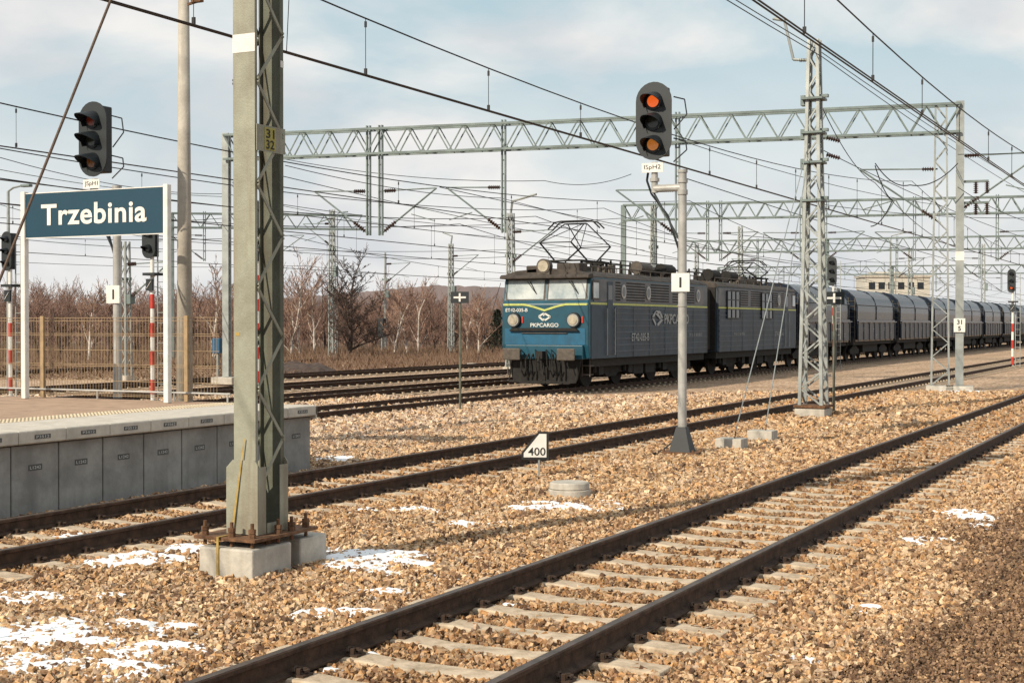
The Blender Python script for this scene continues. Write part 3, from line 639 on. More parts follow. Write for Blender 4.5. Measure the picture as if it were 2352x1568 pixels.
gantry('second lattice gantry behind the locomotive, left end above the cab',gd(2460,79,-.15),gd(1432,85.5,-.15),9.35,.9,1.05,[(2460,'p'),(1432,'p')],[(1503,640,()),(1625,600,(1,)),(1655,600,(-1,)),(1840,600,(1,)),(1896,600,(-1,)),(2100,600,(1,)),(2290,600,(-1,))],.1,False)
gantry('third lattice gantry farther down the yard',gd(2480,113,-.15),gd(1560,122,-.15),9.3,1.0,1.2,[(2480,'p'),(1560,'p'),(1900,'p')],[(1740,640,(1,)),(2060,640,(-1,)),(2250,640,(1,))],.12,False)
gantry('fourth gantry, faint and far down the yard',gd(2480,168,-.15),gd(1650,178,-.15),9.3,1.0,1.6,[(2480,'p'),(1650,'p'),(2050,'p')],[(1800,670,(1,)),(2150,670,(-1,)),(2300,670,(1,))],.14,False)
gantry('short gantry span seen behind the big foreground mast',gd(832,93,-.15),gd(395,91,-.15),9.3,.9,1.2,[(395,'p')],[(470,600,(1,)),(620,600,(-1,))],.1,False)
# ---------------- smaller masts ----------------
def mast(px,ptop,Z,label,kind='lat',zb=-.15,arm=0,bend=0):
    p=gd(px,Z,zb); h=CZ+(745-ptop)*Z/F-zb; s=thing('line_mast',label,'mast',p,0,'distant line masts')
    m=MB()
    if kind=='lat': lattice(m,.36,.24,h,int(h/.45),.07)
    else: m.tube((0,0,0),(0,0,h),.13,.08,8)
    m.build('shaft','galv',s); m=MB(); m.box(-.3,.3,-.3,.3,-.1,.2); m.build('concrete_footing','conc',s)
    if arm: cantilever(s,0,0,h-2.6,arm,2.4,1.7)
    if bend:
        m=MB(); m.path([(0,0,h),(.1,0,h+.6),(bend*1.2,0,h+.9)],.06,6); m.build('top_arm','galv',s)
    m=MB(); m.box(.1,.4,-.15,.15,h*.55,h*.62); m.build('switch_box','gantry',s); m=MB(); m.box(-.3,.3,-.06,.06,h*.72,h*.74); m.build('crossbar','gantry',s)
    return s
mast(763,482,98,'lattice mast left of the large bare tree',arm=-1); mast(885,580,118,'slim mast right of the large bare tree',arm=1,kind='tube'); mast(1036,560,110,'lattice mast behind the left cross board sign',arm=1,bend=-.6)
mast(1173,490,72,'mast standing just behind the locomotive front',arm=1,bend=1.2); mast(288,555,60,'lattice mast seen under the station name board',arm=1)
mast(1501,470,88,'mast rising behind the centre right signal bracket'); mast(2045,555,150,'far mast in front of the pale building',kind='tube',bend=1.2)
mast(1890,565,62,'rusty brown mast beside the tall slim lattice mast',kind='tube'); mast(2258,560,140,'far mast near the right edge behind the wagons'); mast(1600,560,130,'distant mast above the middle of the locomotive')
mast(1700,520,105,'distant mast above the rear of the locomotive'); mast(2090,570,125,'distant mast above the third wagon')
def lamp(px,ptop,Z,l,sg=1):
    p=gd(px,Z,-.15); h=CZ+(745-ptop)*Z/F+.15; s=thing('yard_lamp',l,'lamp',p,0)
    m=MB(); m.tube((0,0,0),(0,0,h),.09,.05,10); m.build('post','galv',s)
    m=MB(); m.path([(0,0,h),(sg*.25,0,h+.12),(sg*.7,0,h+.18)],.035,6); m.build('arm','galv',s); m=MB(); m.box(sg*.9-.22,sg*.9+.22,-.1,.1,h+.12,h+.22); m.build('lamp_head','gantry',s,bevel=.03)
lamp(20,440,52,'grey curved yard lamp at the left edge'); lamp(775,492,130,'distant yard lamp behind the woods edge'); lamp(2057,570,190,'distant yard lamp near the pale building')
# ---------------- overhead lines ----------------
def overhead(a,label,z0,r=.011,nsp=(-1,6),extra=True,ph=0):
    root=thing('overhead_line',label,'overhead line',(-a,0,0))
    SP=56; s0=-2+ph
    def mz(s):
        u=((s-s0)%SP)-SP/2; return z0+.62+.0017*u*u
    ya=s0+SP*nsp[0]; yb=s0+SP*nsp[1]
    for k in range(2 if extra else 1):
        m=MB(); m.path([(.05*k,ya,z0),(.05*k,yb,z0)],r,6); m.build('contact_wire','copper',root)
    m=MB(); pts=[(0,s,mz(s)) for s in np.arange(ya,yb+.1,2.0)]; m.path(pts,r,6); m.build('messenger_wire','wire',root)
    s=s0+4
    while s<min(yb,150):
        if s>-5:
            m=MB(); m.tube((0,s,z0),(0,s,mz(s)),.005+.00004*s,n=4,cap=False); m.box(-.02,.02,s-.012,s+.012,z0+.02,z0+.1); m.box(-.015,.015,s-.01,s+.01,mz(s)-.12,mz(s)-.04); m.build('dropper','wire',root)
        s+=3.6 if a<12 else 7
    return root
overhead(4.41,'overhead line above the nearest track, at the top right',5.57,nsp=(-1,8),r=.011)
overhead(10.45,'overhead line above the second track, crossing from the top left',5.57,nsp=(-1,8),r=.011)
for a,l,ph in((20.59,'overhead line above the locomotive and wagons',4),(25.4,'overhead line above the first empty track behind the locomotive',6),(30.3,'overhead line above the second empty track behind the locomotive',9),(36.2,'overhead line above the third empty track behind the locomotive',12),(50,'overhead line above the farthest track by the woods',16)):
    overhead(a,l,5.55,r=.014 if a<27 else .018,extra=False,ph=ph)
def wire(pts,label,r=.014,m_='wire',sag=0):
    m=MB(); out=[]
    for p,q in zip(pts,pts[1:]):
        p=Vector(p);q=Vector(q)
        for k in range(13):
            t=k/12; v=p.lerp(q,t); v.z-=sag*4*t*(1-t); out.append(v)
    m.path(out,r,5); tag(m.build('feeder_wire',m_),label,'wire')
wire([(-8.6,-20,8.75),(bp0.x,bp0.y,8.75),(Pa.x,90,8.9),(-8.6,300,8.8)],'feeder wire running over the top of the tall slim lattice mast',.011,sag=.3)
wire([(-8.25,-20,8.45),(bp0.x+.2,bp0.y,8.5),(-8.2,90,8.6),(-8.2,300,8.5)],'lower feeder wire running past the top of the tall slim lattice mast',.011,sag=.3)
wire([atd(650,365,58),atd(1250,415,60),atd(1450,400,62)],'thin cross wire behind the gantry, left of the signal',.014,sag=.3)
wire([atd(0,470,70),atd(520,560,80),atd(1160,590,90)],'thin slanting wire low behind the station name board',.016,sag=.4)
wire([atd(0,362,40),atd(520,445,58),atd(1165,545,85)],'thin slanting wire from the left edge above the name board',.012,sag=.3)
wire([atd(1890,250,35),atd(2010,420,46),atd(2200,570,60)],'slanting wire between the lattice mast and the right gantry post',.012,sag=.3)
wire([atd(2010,380,46),atd(2050,460,46),atd(2000,520,46)],'curly jumper cable hanging near the right gantry posts',.018,sag=.2)
wire([atd(2010,375,46),atd(2090,425,46),atd(2200,375,46)],'loose looping cable between the arm and the right gantry post',.018,sag=.25)
wire([atd(2200,355,46),atd(2500,350,44)],'short horizontal wire leaving the right gantry post',.012)
wire([atd(655,380,40),atd(1150,455,52),atd(1850,610,85)],'long wire sloping over the front of the locomotive',.012,sag=.2)
wire([atd(0,545,80),atd(700,575,95),atd(1400,560,120)],'far thin wire just above the woods',.018,sag=.3)
wire([atd(0,600,80),atd(700,610,95),atd(1160,640,100)],'far thin wire low across the tree tops',.014,sag=.2)
for (x0,y0,Z0,x1,y1,Z1,l) in ((-60,378,55,520,452,75,'thin wire crossing just under the left signal head'),(650,405,60,1480,575,110,'thin wire from the big mast down towards the roof of the locomotive'),
    (650,470,80,1250,530,110,'thin wire level with the hanging posts of the long gantry'),(1010,430,60,1840,585,110,'thin wire from the middle hanging post towards the rear section'),
    (1560,322,46,2150,470,70,'wire leaving the centre right signal towards the lattice gantry post'),(1560,405,55,2352,640,140,'wire sloping down over the second locomotive section to the wagons'),
    (1890,345,45,2400,560,80,'wire from the tall slim mast down to the right edge'),(1890,470,75,2400,500,80,'nearly level wire below the second gantry at the right'),
    (1650,535,105,2400,585,115,'low thin wire between the second and third gantries'),(0,500,75,530,500,85,'level thin wire behind the name board at the left'),
    (650,520,95,1450,500,95,'thin level wire left of the second gantry'),(2200,430,46,2420,520,55,'short wire sloping from the right gantry post out of frame')):
    wire([atd(x0,y0,Z0),atd(x1,y1,Z1)],l,.00019*(Z0+Z1)/2+.002,sag=.25)
wire([atd(1150,650,60),atd(1095,835,57)],'thin guy wire running to the ground left of the locomotive front',.012)
p=at(1085,842,-.15); m=MB(); m.box(-.25,.25,-.2,.2,0,.2); tag(m.build('anchor_block','conc',None,p,bevel=.02),'small pale concrete block at the foot of the guy wire left of the locomotive','concrete block')
wire([atd(664,-10,13),atd(658,118,13)],'short vertical wire beside the top of the big foreground mast',.004)
# ---------------- locomotive ----------------
LX=-20.59; LY=43.5; lo=thing('electric_locomotive','blue two section electric locomotive hauling the dark freight wagons','locomotive',(LX,LY,.05))
SL=12.45; W2=1.62
def section(y0,rev):
    def Y(y): return y0+(SL-y if rev else y)
    m=MB(); pr=[(.10,1.0),(0,1.45),(0,2.84),(.10,2.98),(.24,3.72),(.30,3.78),(SL-.35,3.78),(SL-.3,1.0)]
    m.prism([(Y(a),b) for a,b in pr],'x',-W2,W2); m.build('body','blue' if not rev else 'lside',lo,bevel=.09,seg=3)
    m=MB(); m.box(-1.5,1.5,min(Y(SL-.33),Y(SL-.28)),max(Y(SL-.33),Y(SL-.28)),1.05,3.7); m.build('end_wall','under',lo)
    m=MB(); rp=[(-1.60,3.70),(-1.63,3.76),(-1.5,3.86),(-1.1,3.98),(0,4.05),(1.1,3.98),(1.5,3.86),(1.63,3.76),(1.60,3.70)]
    m.prism(rp,'y',Y(.10),Y(SL-.33)); m.build('roof','roof',lo)
    for x in(W2,-W2):
        s=1 if x>0 else -1
        def pan(ya,yb,za,zb_,mt,nm,d0=.004,par=None,bev=0):
            m=MB(); xa=x+s*d0; m.box(min(xa,xa+s*.012),max(xa,xa+s*.012),min(Y(ya),Y(yb)),max(Y(ya),Y(yb)),za,zb_); return m.build(nm,mt,par or lo,bevel=bev)
        sp_=pan(.20,SL-.36,1.0,2.80,'lside','side_panel')
        up_=pan(.40,SL-.36,2.92,3.68,'louv','upper_side_panel')
        m=MB()
        for z in(2.98,3.08,3.18,3.28,3.38,3.48,3.58): 
            for ya,yb in((2.3,2.75),(3.3,5.1),(5.7,7.6),(8.0,10.5)): m.box(min(x+s*.016,x+s*.022),max(x+s*.016,x+s*.022),min(Y(ya),Y(yb)),max(Y(ya),Y(yb)),z,z+.05)
        m.build('louvres','under',up_)
        m=MB()
        ya,yb=Y(2.2),Y(SL-.4)
        for z in(1.2,1.42,1.64,1.86,2.08,2.30,2.52,2.70): m.box(min(x+s*.016,x+s*.040),max(x+s*.016,x+s*.040),min(ya,yb),max(ya,yb),z,z+.045)
        for yy in np.arange(2.4,SL-.4,1.6): m.box(min(x+s*.0405,x+s*.045),max(x+s*.0405,x+s*.045),Y(yy)-.02,Y(yy)+.02,1.0,2.8)
        m.build('side_ribs','rib',sp_)
        pan(.15,SL-.36,2.82,2.89,'stripe','side_stripe',.008)
        sw=pan(.28,.86,2.98,3.62,'buff','side_window_frame',.017); m=MB(); m.box(min(x+s*.031,x+s*.036),max(x+s*.031,x+s*.036),min(Y(.34),Y(.80)),max(Y(.34),Y(.80)),3.04,3.56); m.build('side_window','glass',sw)
        d_=pan(1.55,2.05,1.15,3.62,'lside','door',.018,bev=.008); m=MB(); m.box(min(x+s*.031,x+s*.036),max(x+s*.031,x+s*.036),min(Y(1.62),Y(1.98)),max(Y(1.62),Y(1.98)),3.0,3.5); m.build('door_window','dglass',d_)
        for yy in(1.45,2.15): m=MB(); m.tube((x+s*.07,Y(yy),1.1),(x+s*.07,Y(yy),2.7),.018,n=6); m.build('door_handrail','galv',lo)
        for yy in((3.0,5.4,10.9) if not rev else (3.2,9.4)):
            m=MB(); n=18; m.add([(x+s*dd_,Y(yy)+.22*math.cos(2*math.pi*k/n),3.30+.25*math.sin(2*math.pi*k/n)) for dd_ in(.01,.055) for k in range(n)],[tuple(range(n,2*n))]+[(k,(k+1)%n,n+(k+1)%n,n+k) for k in range(n)]); pw=m.build('porthole','chrome',lo)
            m=MB(); m.add([(x+s*.06,Y(yy)+.14*math.cos(2*math.pi*k/n),3.30+.17*math.sin(2*math.pi*k/n)) for k in range(n)],[tuple(range(n))]); m.build('pane','dglass',pw)
        if rev:
            for ya in(4.3,9.3):
                gp=pan(ya,ya+1.75,2.42,3.60,'dglass','ventilation_grille',.045)
                m=MB()
                for k in range(4): yy=Y(ya+1.75*k/3); m.box(min(x+s*.058,x+s*.08),max(x+s*.058,x+s*.08),yy-.03,yy+.03,2.42,3.60)
                for z in(2.42,2.8,3.2,3.58): m.box(min(x+s*.06,x+s*.077),max(x+s*.06,x+s*.077),min(Y(ya),Y(ya+1.75)),max(Y(ya),Y(ya+1.75)),z-.02,z+.02)
                m.build('grille_bars','black',gp)
                m=MB(); m.box(min(x+s*.081,x+s*.085),max(x+s*.081,x+s*.085),min(Y(ya),Y(ya+1.75)),max(Y(ya),Y(ya+1.75)),2.82,2.89); m.build('stripe_on_grille','stripe',gp)
    m=MB(); m.box(-1.5,1.5,min(Y(.5),Y(SL-.4)),max(Y(.5),Y(SL-.4)),.72,1.0); m.build('underframe','under',lo)
    for yy in(5.2,6.4): m=MB(); m.box(-1.35,1.35,Y(yy)-.5,Y(yy)+.5,.35,.8); m.build('equipment_box','under',lo,bevel=.03)
    for yc in(3.0,9.2):
        m=MB(); 
        for x in(-1.12,1.12): m.prism([(Y(yc)-2.0,.72),(Y(yc)-1.9,.50),(Y(yc)-.6,.45),(Y(yc)-.4,.33),(Y(yc)+.4,.33),(Y(yc)+.6,.45),(Y(yc)+1.9,.50),(Y(yc)+2.0,.72)],'x',x-.07,x+.07)
        m.box(-1.0,1.0,Y(yc)-.3,Y(yc)+.3,.3,.6); bg_=m.build('bogie_frame','under',lo)
        for ya in(-1.35,1.35):
            m=MB()
            for x in(-.76,.76): m.tube((x-.06,Y(yc)+ya,.6),(x+.06,Y(yc)+ya,.6),.6,n=24); m.tube((x-.09,Y(yc)+ya,.6),(x+.09,Y(yc)+ya,.6),.2,n=12)
            m.tube((-.8,Y(yc)+ya,.6),(.8,Y(yc)+ya,.6),.09,n=10); m.build('wheelset','under',bg_)
            m=MB()
            for x in(-1,1): m.box(min(x*1.19,x*1.38),max(x*1.19,x*1.38),Y(yc)+ya-.2,Y(yc)+ya+.2,.42,.78); m.tube((x*1.25,Y(yc)+ya-.32,.5),(x*1.25,Y(yc)+ya-.32,.95),.09,n=8); m.tube((x*1.25,Y(yc)+ya+.32,.5),(x*1.25,Y(yc)+ya+.32,.95),.09,n=8); 
            m.each('axle_box','under',bg_,margin=.05)
section(0,False); section(SL+.75,True)
m=MB(); m.box(-1.3,1.3,SL-.25,SL+1.0,1.1,3.6); m.build('gangway_bellows','under',lo)
def fy(z): return .10+(z-2.98)*(.14/.74)
def fquad(x0,x1,z0,z1,off,mt,nm,par=None):
    m=MB(); m.add([(x0,fy(z0)-off,z0),(x1,fy(z0)-off,z0),(x1,fy(z1)-off,z1),(x0,fy(z1)-off,z1),(x0,fy(z0)-off+.03,z0),(x1,fy(z0)-off+.03,z0),(x1,fy(z1)-off+.03,z1),(x0,fy(z1)-off+.03,z1)],[(0,1,2,3),(0,4,5,1),(3,2,6,7),(0,3,7,4),(1,5,6,2)]); return m.build(nm,mt,par or lo)
for x0,x1 in((-1.46,-.09),(.09,1.46)):
    fr=fquad(x0-.05,x1+.05,2.97,3.70,.012,'buff','windscreen_frame'); fquad(x0,x1,3.01,3.66,.022,'glass','windscreen',fr)
    m=MB(); xm=(x0+x1)/2+.15; m.bar((xm,fy(3.55)-.05,3.62),(xm+.28,fy(3.2)-.05,3.18),.02); m.bar((xm-.1,fy(3.55)-.05,3.62),(xm+.26,fy(3.2)-.05,3.2),.015); m.build('wiper','txt',fr)
m=MB(); m.prism([(-.10,3.70),(.32,3.70),(.32,3.86),(.0,3.84),(-.10,3.78)],'x',-1.66,1.66); m.build('roof_visor','roof',lo,bevel=.02)
m=MB(); up=[];dn=[]
for k in range(41):
    x=-1.56+3.12*k/40; t=max(0,1-abs(x)/.8); dip=.20*t**1.3; up.append((x,2.86-dip)); dn.append((x,2.79-dip))
for k in range(40): m.add([(up[k][0],-.018,up[k][1]),(up[k+1][0],-.018,up[k+1][1]),(dn[k+1][0],-.018,dn[k+1][1]),(dn[k][0],-.018,dn[k][1])],[(0,1,2,3)])
m.build('front_stripe','stripe',lo)
m=MB(); m.box(-1.50,1.50,-.014,-.004,1.47,2.02); m.build('lower_front_panel','bluel',lo)
m=MB(); m.prism([(-1.3,1.93),(1.3,1.93),(1.18,2.03),(-1.18,2.03)],'y',-.13,-.015); m.build('front_ledge','under',lo)
for x in(-1.13,1.10):
    m=MB(); m.tube((x,.0,2.30),(x,-.12,2.30),.26,.24,24); h_=m.build('headlight','black',lo); m=MB(); m.tube((x,-.121,2.30),(x,-.135,2.30),.205,n=24); m.build('lamp_rim','chrome',h_); m=MB(); m.tube((x,-.136,2.30),(x,-.15,2.30),.165,.14,20); m.build('lens','lens',h_)
    m=MB(); m.box(x+.275,x+.325,-.03,-.005,2.20,2.42); m.build('marker_light','red',lo)
m=MB(); m.tube((-.05,.25,4.12),(-.05,-.02,4.12),.24,.25,24); m.box(-.28,.18,-.0,.4,3.82,3.98); h_=m.build('roof_headlight','buff',lo); m=MB(); m.tube((-.05,-.021,4.12),(-.05,-.04,4.12),.19,n=24); m.build('lens','lens',h_)
m=MB(); m.box(-.75,-.32,.1,.5,3.88,4.15); m.box(.35,1.2,.2,.9,3.9,4.22); m.each('roof_box','roof',lo,bevel=.04)
m=MB()
def chev(pts,w):
    for (a,b),(c,d) in zip(pts,pts[1:]): m.bar((a,-.018,b),(c,-.018,d),.006,w)
chev([(-.02,2.53),(-.21,2.42),(-.05,2.29),(.0,2.34)],.06); chev([(-.05,2.45),(.02,2.52),(.22,2.41),(.02,2.29)],.06); m.build('emblem','loltxt',lo)
text('lettering','PKPCARGO',(0,-.018,2.13),.135,'loltxt',lo,'-y',1.05,.02); text('running_number','ET42-035-B',(-1.05,-.018,2.64),.12,'loltxt',lo,'-y',.84,.018)
xx=W2+.050; text('running_number','ET42-035-B',(xx,4.6,1.70),.28,'dimtxt',lo,'+x',1.7,.01); text('side_lettering','PKPCARGO',(xx,8.4,2.36),.38,'dimtxt',lo,'+x',2.7,.02)
text('side_data','91 51 3 160 035-2',(xx,10.6,1.75),.12,'dimtxt',lo,'+x',1.5); text('side_data','91 51 3 160 035-2',(xx,SL+3.9,1.75),.12,'dimtxt',lo,'+x',1.5); text('running_number','ET42-035-A',(xx,SL*2-2.4,1.72),.22,'dimtxt',lo,'+x',1.4)
m=MB()
for pts in([(6.65,2.36),(6.1,2.6),(5.8,2.40),(6.15,2.13)],[(6.15,2.62),(6.55,2.6),(6.85,2.36),(6.3,2.13)]):
    for (a,b),(c,d) in zip(pts,pts[1:]): m.bar((xx,a,b),(xx,c,d),.11,.01,up=(1,0,0))
m.build('emblem','dimtxt',lo)
m=MB(); m.box(-1.45,1.45,-.1,.4,.98,1.46); m.build('buffer_beam','blue',lo,bevel=.03)
for x in(-1.02,1.0):
    m=MB(); m.tube((x,-.1,1.12),(x,-.42,1.12),.14,n=14); b_=m.build('buffer','under',lo); m=MB(); m.box(x-.34,x+.32,-.48,-.42,.95,1.35); m.build('buffer_plate','buff',b_,bevel=.06)
m=MB(); m.prism([(-1.35,.98),(1.35,.98),(1.2,.28),(.9,.14),(-.9,.14),(-1.2,.28)],'y',-.02,.06); m.build('snow_plough','under',lo)
m=MB()
for k,x in enumerate(np.linspace(-1.25,1.25,5)): m.bar((x,-.2,.22),(x*.98,-.03,.9),.03,.03)
m.bar((-1.25,-.2,.22),(1.25,-.2,.22),.04,.05); m.build('guard_bars','under',lo)
m=MB()
for x in(-.72,-.55,-.38,.36,.52,.7): m.path([(x,-.1,1.15),(x,-.34,.95),(x+.02,-.36,.6),(x+.05,-.2,.38),(x+.08,-.12,.55)],.028,6)
for x in(-.85,-.3,.3,.85,.1): m.path([(x,-.12,1.3),(x+.1,-.3,1.28),(x+.15,-.34,.8),(x+.22,-.3,.62)],.02,5)
m.build('air_hoses','under',lo)
m=MB(); m.box(-.12,.12,-.45,0,1.0,1.25); m.path([(0,-.4,1.15),(0,-.5,.9),(0,-.45,.6)],.05,6); m.build('coupling_hook','under',lo)
for x in(-1.4,1.4):
    m=MB()
    for z in(.45,.75): m.box(x-.15,x+.15,.3,.6,z,z+.03)
    m.bar((x-.14,.3,.4),(x-.14,.3,1.0),.03); m.bar((x+.14,.3,.4),(x+.14,.3,1.0),.03); m.build('front_step','buff',lo)
m=MB(); m.bar((-.85,-.06,1.86),(.85,-.06,1.86),.025); m.build('front_handrail','buff',lo)
def panto(yc,hh):
    m=MB()
    for x in(-.75,.75): m.bar((x,yc-1.2,4.36),(x,yc+1.2,4.36),.06)
    for y in(yc-1.2,yc+1.2): m.bar((-.75,y,4.36),(.75,y,4.36),.06)
    for x in(-.7,.7):
        for y in(yc-1.1,yc+1.1): m.tube((x,y,4.0),(x,y,4.34),.07,.05,8)
    b_=m.build('pantograph','under',lo)
    m=MB(); ze=4.36+hh*.45; zt=4.36+hh
    for sg_ in(-1,1):
        for x in(-.62,.62):
            m.tube((x,yc+sg_*.45,4.4),(x*.95,yc+sg_*1.75,ze),.03,n=6); m.tube((x*.95,yc+sg_*1.75,ze),(x*.6,yc+sg_*.12,zt),.022,n=6)
        m.tube((-.6,yc+sg_*1.75,ze),(.6,yc+sg_*1.75,ze),.02,n=6); m.tube((-.6,yc+sg_*1.75,ze),(.36,yc+sg_*.12,zt),.014,n=5)
    m.tube((-.4,yc,zt),(.4,yc,zt),.03,n=6)
    m.build('pantograph_arms','under',b_)
    m=MB()
    for y in(yc-.2,yc+.2): m.path([(-1.0,y,zt-.18),(-.75,y,zt+.05),(-.5,y,zt+.09),(.5,y,zt+.09),(.75,y,zt+.05),(1.0,y,zt-.18)],.028,6)
    m.build('collector_head','under',b_)
panto(2.6,1.35); panto(SL*2-2.4,.75)
rr=random.Random(3)
for sec in(0,SL+.75):
    for k in range(13):
        y=sec+(4.4 if sec==0 else .9)+k*.6; x=rr.uniform(-.9,.9); h=rr.uniform(.05,.42); sx_=rr.uniform(.12,.32); sy_=rr.uniform(.10,.24)
        m=MB(); m.box(x-sx_,x+sx_,y-sy_,y+sy_,3.9,4.03+h); m.build('roof_box',rr.choice(['roof','under','buff']),lo,bevel=.02)
for y in(6.4,9.0,SL+2.2,SL+4.6): m=MB(); m.tube((.8,y,4.28),(.8,y+1.15,4.28),.21,n=16); m.tube((.8,y-.08,4.28),(.8,y,4.28),.25,n=16); m.build('roof_tank','under' if y>8 else 'buff',lo)
m=MB()
for k in range(22):
    y=4+k*.95
    if abs(y-SL)<1: continue
    m.tube((-.4,y,4.0),(-.4,y,4.42),.07,.05,8); m.tube((.35,y,4.0),(.35,y,4.5),.06,.04,8)
m.path([(-.4,4,4.44),(-.4,11.5,4.44)],.02,5); m.path([(.35,4,4.52),(.35,11.5,4.56)],.02,5); m.path([(-.4,14,4.44),(-.4,23,4.44)],.02,5); m.path([(.35,14,4.52),(.35,23,4.56)],.02,5)
m.build('roof_busbar','under',lo)
m=MB()
for ya,yb in((.8,11.8),(13.8,24.6)):
    m.path([(1.35,ya,4.12),(1.35,yb,4.12)],.022,5)
    for y in np.arange(ya+.1,yb,1.1): m.tube((1.35,y,3.85),(1.35,y,4.12),.018,n=5)
m.build('roof_rail','buff',lo)
# ---------------- wagons ----------------
WL=11.6
def make_wagon():
    r=thing('hopper_wagon','','freight wagon',(LX,0,.05),0,'dark hopper wagons behind the locomotive')
    hp=[(-1.42,1.15),(-1.52,2.25),(-1.52,2.42),(-1.46,2.44)]; arcp=[(1.47,2.9),(1.46,3.2),(1.40,3.48),(1.29,3.72),(1.12,3.92),(.88,4.08),(.58,4.19),(.28,4.25),(0,4.27)]
    prof=hp+[(-a,b) for a,b in arcp]+[(a,b) for a,b in arcp[-2::-1]]+[(1.46,2.44),(1.52,2.42),(1.52,2.25),(1.42,1.15)]
    m=MB(); m.prism(prof,'y',.55,WL-.55); o=m.build('hopper_body','wagon',r)
    sps=[]
    for x in(-1,1): m=MB(); m.box(min(x*1.50,x*1.54),max(x*1.50,x*1.54),.6,WL-.6,1.25,2.2); sps.append(m.build('side_panel','wagon2',r))
    m=MB()
    for x in(-1,1):
        for k in range(8):
            y=.7+(WL-1.4)*k/7; m.box(min(x*1.541,x*1.58),max(x*1.541,x*1.58),y-.03,y+.03,1.15,2.28)
        for k in range(3):
            y=.75+(WL-1.5)*k/2
            q=[(1.48,2.44),(1.48,3.2),(1.31,3.74),(.90,4.10),(.3,4.27)]
            for (a,b),(c,d) in zip(q,q[1:]): m.bar((x*a,y,b),(x*c,y,d),.05,.035,up=(0,1,0))
        m.box(min(x*1.5,x*1.64),max(x*1.5,x*1.64),.5,WL-.5,2.28,2.34); m.tube((x*1.50,.6,3.3),(x*1.50,WL-.6,3.3),.022,n=5)
    m.build('ribs','wagon',r)
    m=MB()
    for y,w_,z in((2.0,.9,1.9),(4.6,.6,1.85),(7.6,.9,1.9),(9.6,.5,1.6),(5.5,.5,1.5)): m.box(1.542,1.546,y,y+w_*.5,z,z+.05); m.box(1.542,1.546,y,y+w_*.3,z-.12,z-.08)
    m.build('stencil_marks','dimtxt',sps[1])
    m=MB(); m.box(-1.3,1.3,.3,WL-.3,.95,1.15); m.box(-1.1,1.1,3.8,WL-3.8,.5,.95); m.box(-1.35,1.35,.25,.45,.95,1.35); m.box(-1.35,1.35,WL-.45,WL-.25,.95,1.35)
    m.build('underframe','under',r)
    for yc in(1.9,WL-1.9):
        m=MB(); bpf=[(yc-1.2,.65),(yc-1.0,.42),(yc+1.0,.42),(yc+1.2,.65),(yc+.4,.9),(yc-.4,.9)]; m.prism(bpf,'x',-1.05,-.95); m.prism(bpf,'x',.95,1.05); m.box(-.95,.95,yc-.15,yc+.15,.55,.8); bg_=m.build('bogie_frame','under',r)
        for y in(yc-.9,yc+.9):
            m=MB()
            for x in(-.75,.75): m.tube((x-.06,y,.46),(x+.06,y,.46),.46,n=18)
            m.tube((-.8,y,.46),(.8,y,.46),.08,n=8); m.build('wheelset','under',bg_)
    for x in(-1.2,1.2):
        for y in(.5,WL-.5):
            m=MB(); m.bar((x-.18,y,1.0),(x-.18,y,3.7),.03); m.bar((x+.18,y,1.0),(x+.18,y,3.7),.03)
            for z in np.arange(1.1,3.7,.3): m.bar((x-.18,y,z),(x+.18,y,z),.025)
            m.build('end_ladder','buff',r)
    for x in(-.9,.9):
        for y0,y1 in((.25,-.15),(WL-.25,WL+.15)): m=MB(); m.tube((x,y0,1.1),(x,y1,1.1),.1,n=10); m.tube((x,y1-.03,1.1),(x,y1+.03,1.1),.22,n=14); m.build('buffer','under',r)
    return r
wp=make_wagon(); names=['first','second','third','fourth','fifth','sixth','seventh','eighth','ninth','tenth']
for k in range(10):
    o=wp if k==0 else copy_tree(wp); o.location=(LX,LY+2*SL+1.4+k*(WL+.65),.05); o['label']='%s dark hopper wagon counted from the locomotive, with rounded roof'%names[k]
# ---------------- trees and background ----------------
def grow(rg,h,spread,lev,segs,thick,lean=0,upward=.75):
    def br(p,d,l,r,k):
        n=3 if k<2 else 2; pts=[p]; rads=[r]
        for i in range(n):
            d=(d+Vector((rg.uniform(-1,1),rg.uniform(-1,1),rg.uniform(-.3,.6)))*.16).normalized(); p2=pts[-1]+d*(l/n); segs.append((pts[-1],p2,rads[-1],rads[-1]*.78,k)); pts.append(p2); rads.append(rads[-1]*.78)
            if k<lev:
                for _ in range(2 if k==0 else rg.choice((1,2,2))):
                    ax=Vector((rg.uniform(-1,1),rg.uniform(-1,1),rg.uniform(.0,upward))).normalized(); dn=(d*.55+ax*spread).normalized(); t=rg.uniform(.1,1)
                    br(pts[-2].lerp(p2,t),dn,l*rg.uniform(.42,.62),rads[-1]*.55,k+1)
        if k<lev: br(pts[-1],d,l*.6,rads[-1],k+1)
    br(Vector((0,0,0)),Vector((lean,0,1)).normalized(),h*.52,thick,0)
def tree(name,label,loc,h,rg,lev,spread,tm,cm,thick,minr,group='bare trees at the edge of the woods',upward=.75):
    segs=[]; grow(rg,h,spread,lev,segs,thick,rg.uniform(-.1,.1),upward); r=thing(name,label,'tree',loc,0,group)
    zmax=max(s[1].z for s in segs); f=h/zmax
    a=MB();b_=MB()
    for p,q,r0,r1,k in segs:
        (a if k<=1 else b_).tube(p*f,q*f,max(r0,minr),max(r1,minr*.8),5 if k<=1 else 3,False)
    a.build('trunk',tm,r); b_.build('crown',cm,r)
rg=random.Random(5)
def th(top,Z): return CZ+(745-top)*Z/F+.15
tree('bare_tree','large dark bare tree with broad twiggy crown left of the locomotive',gd(800,96,-.15),th(553,96),rg,5,.95,'bark','bark',.22,.016,upward=.5)
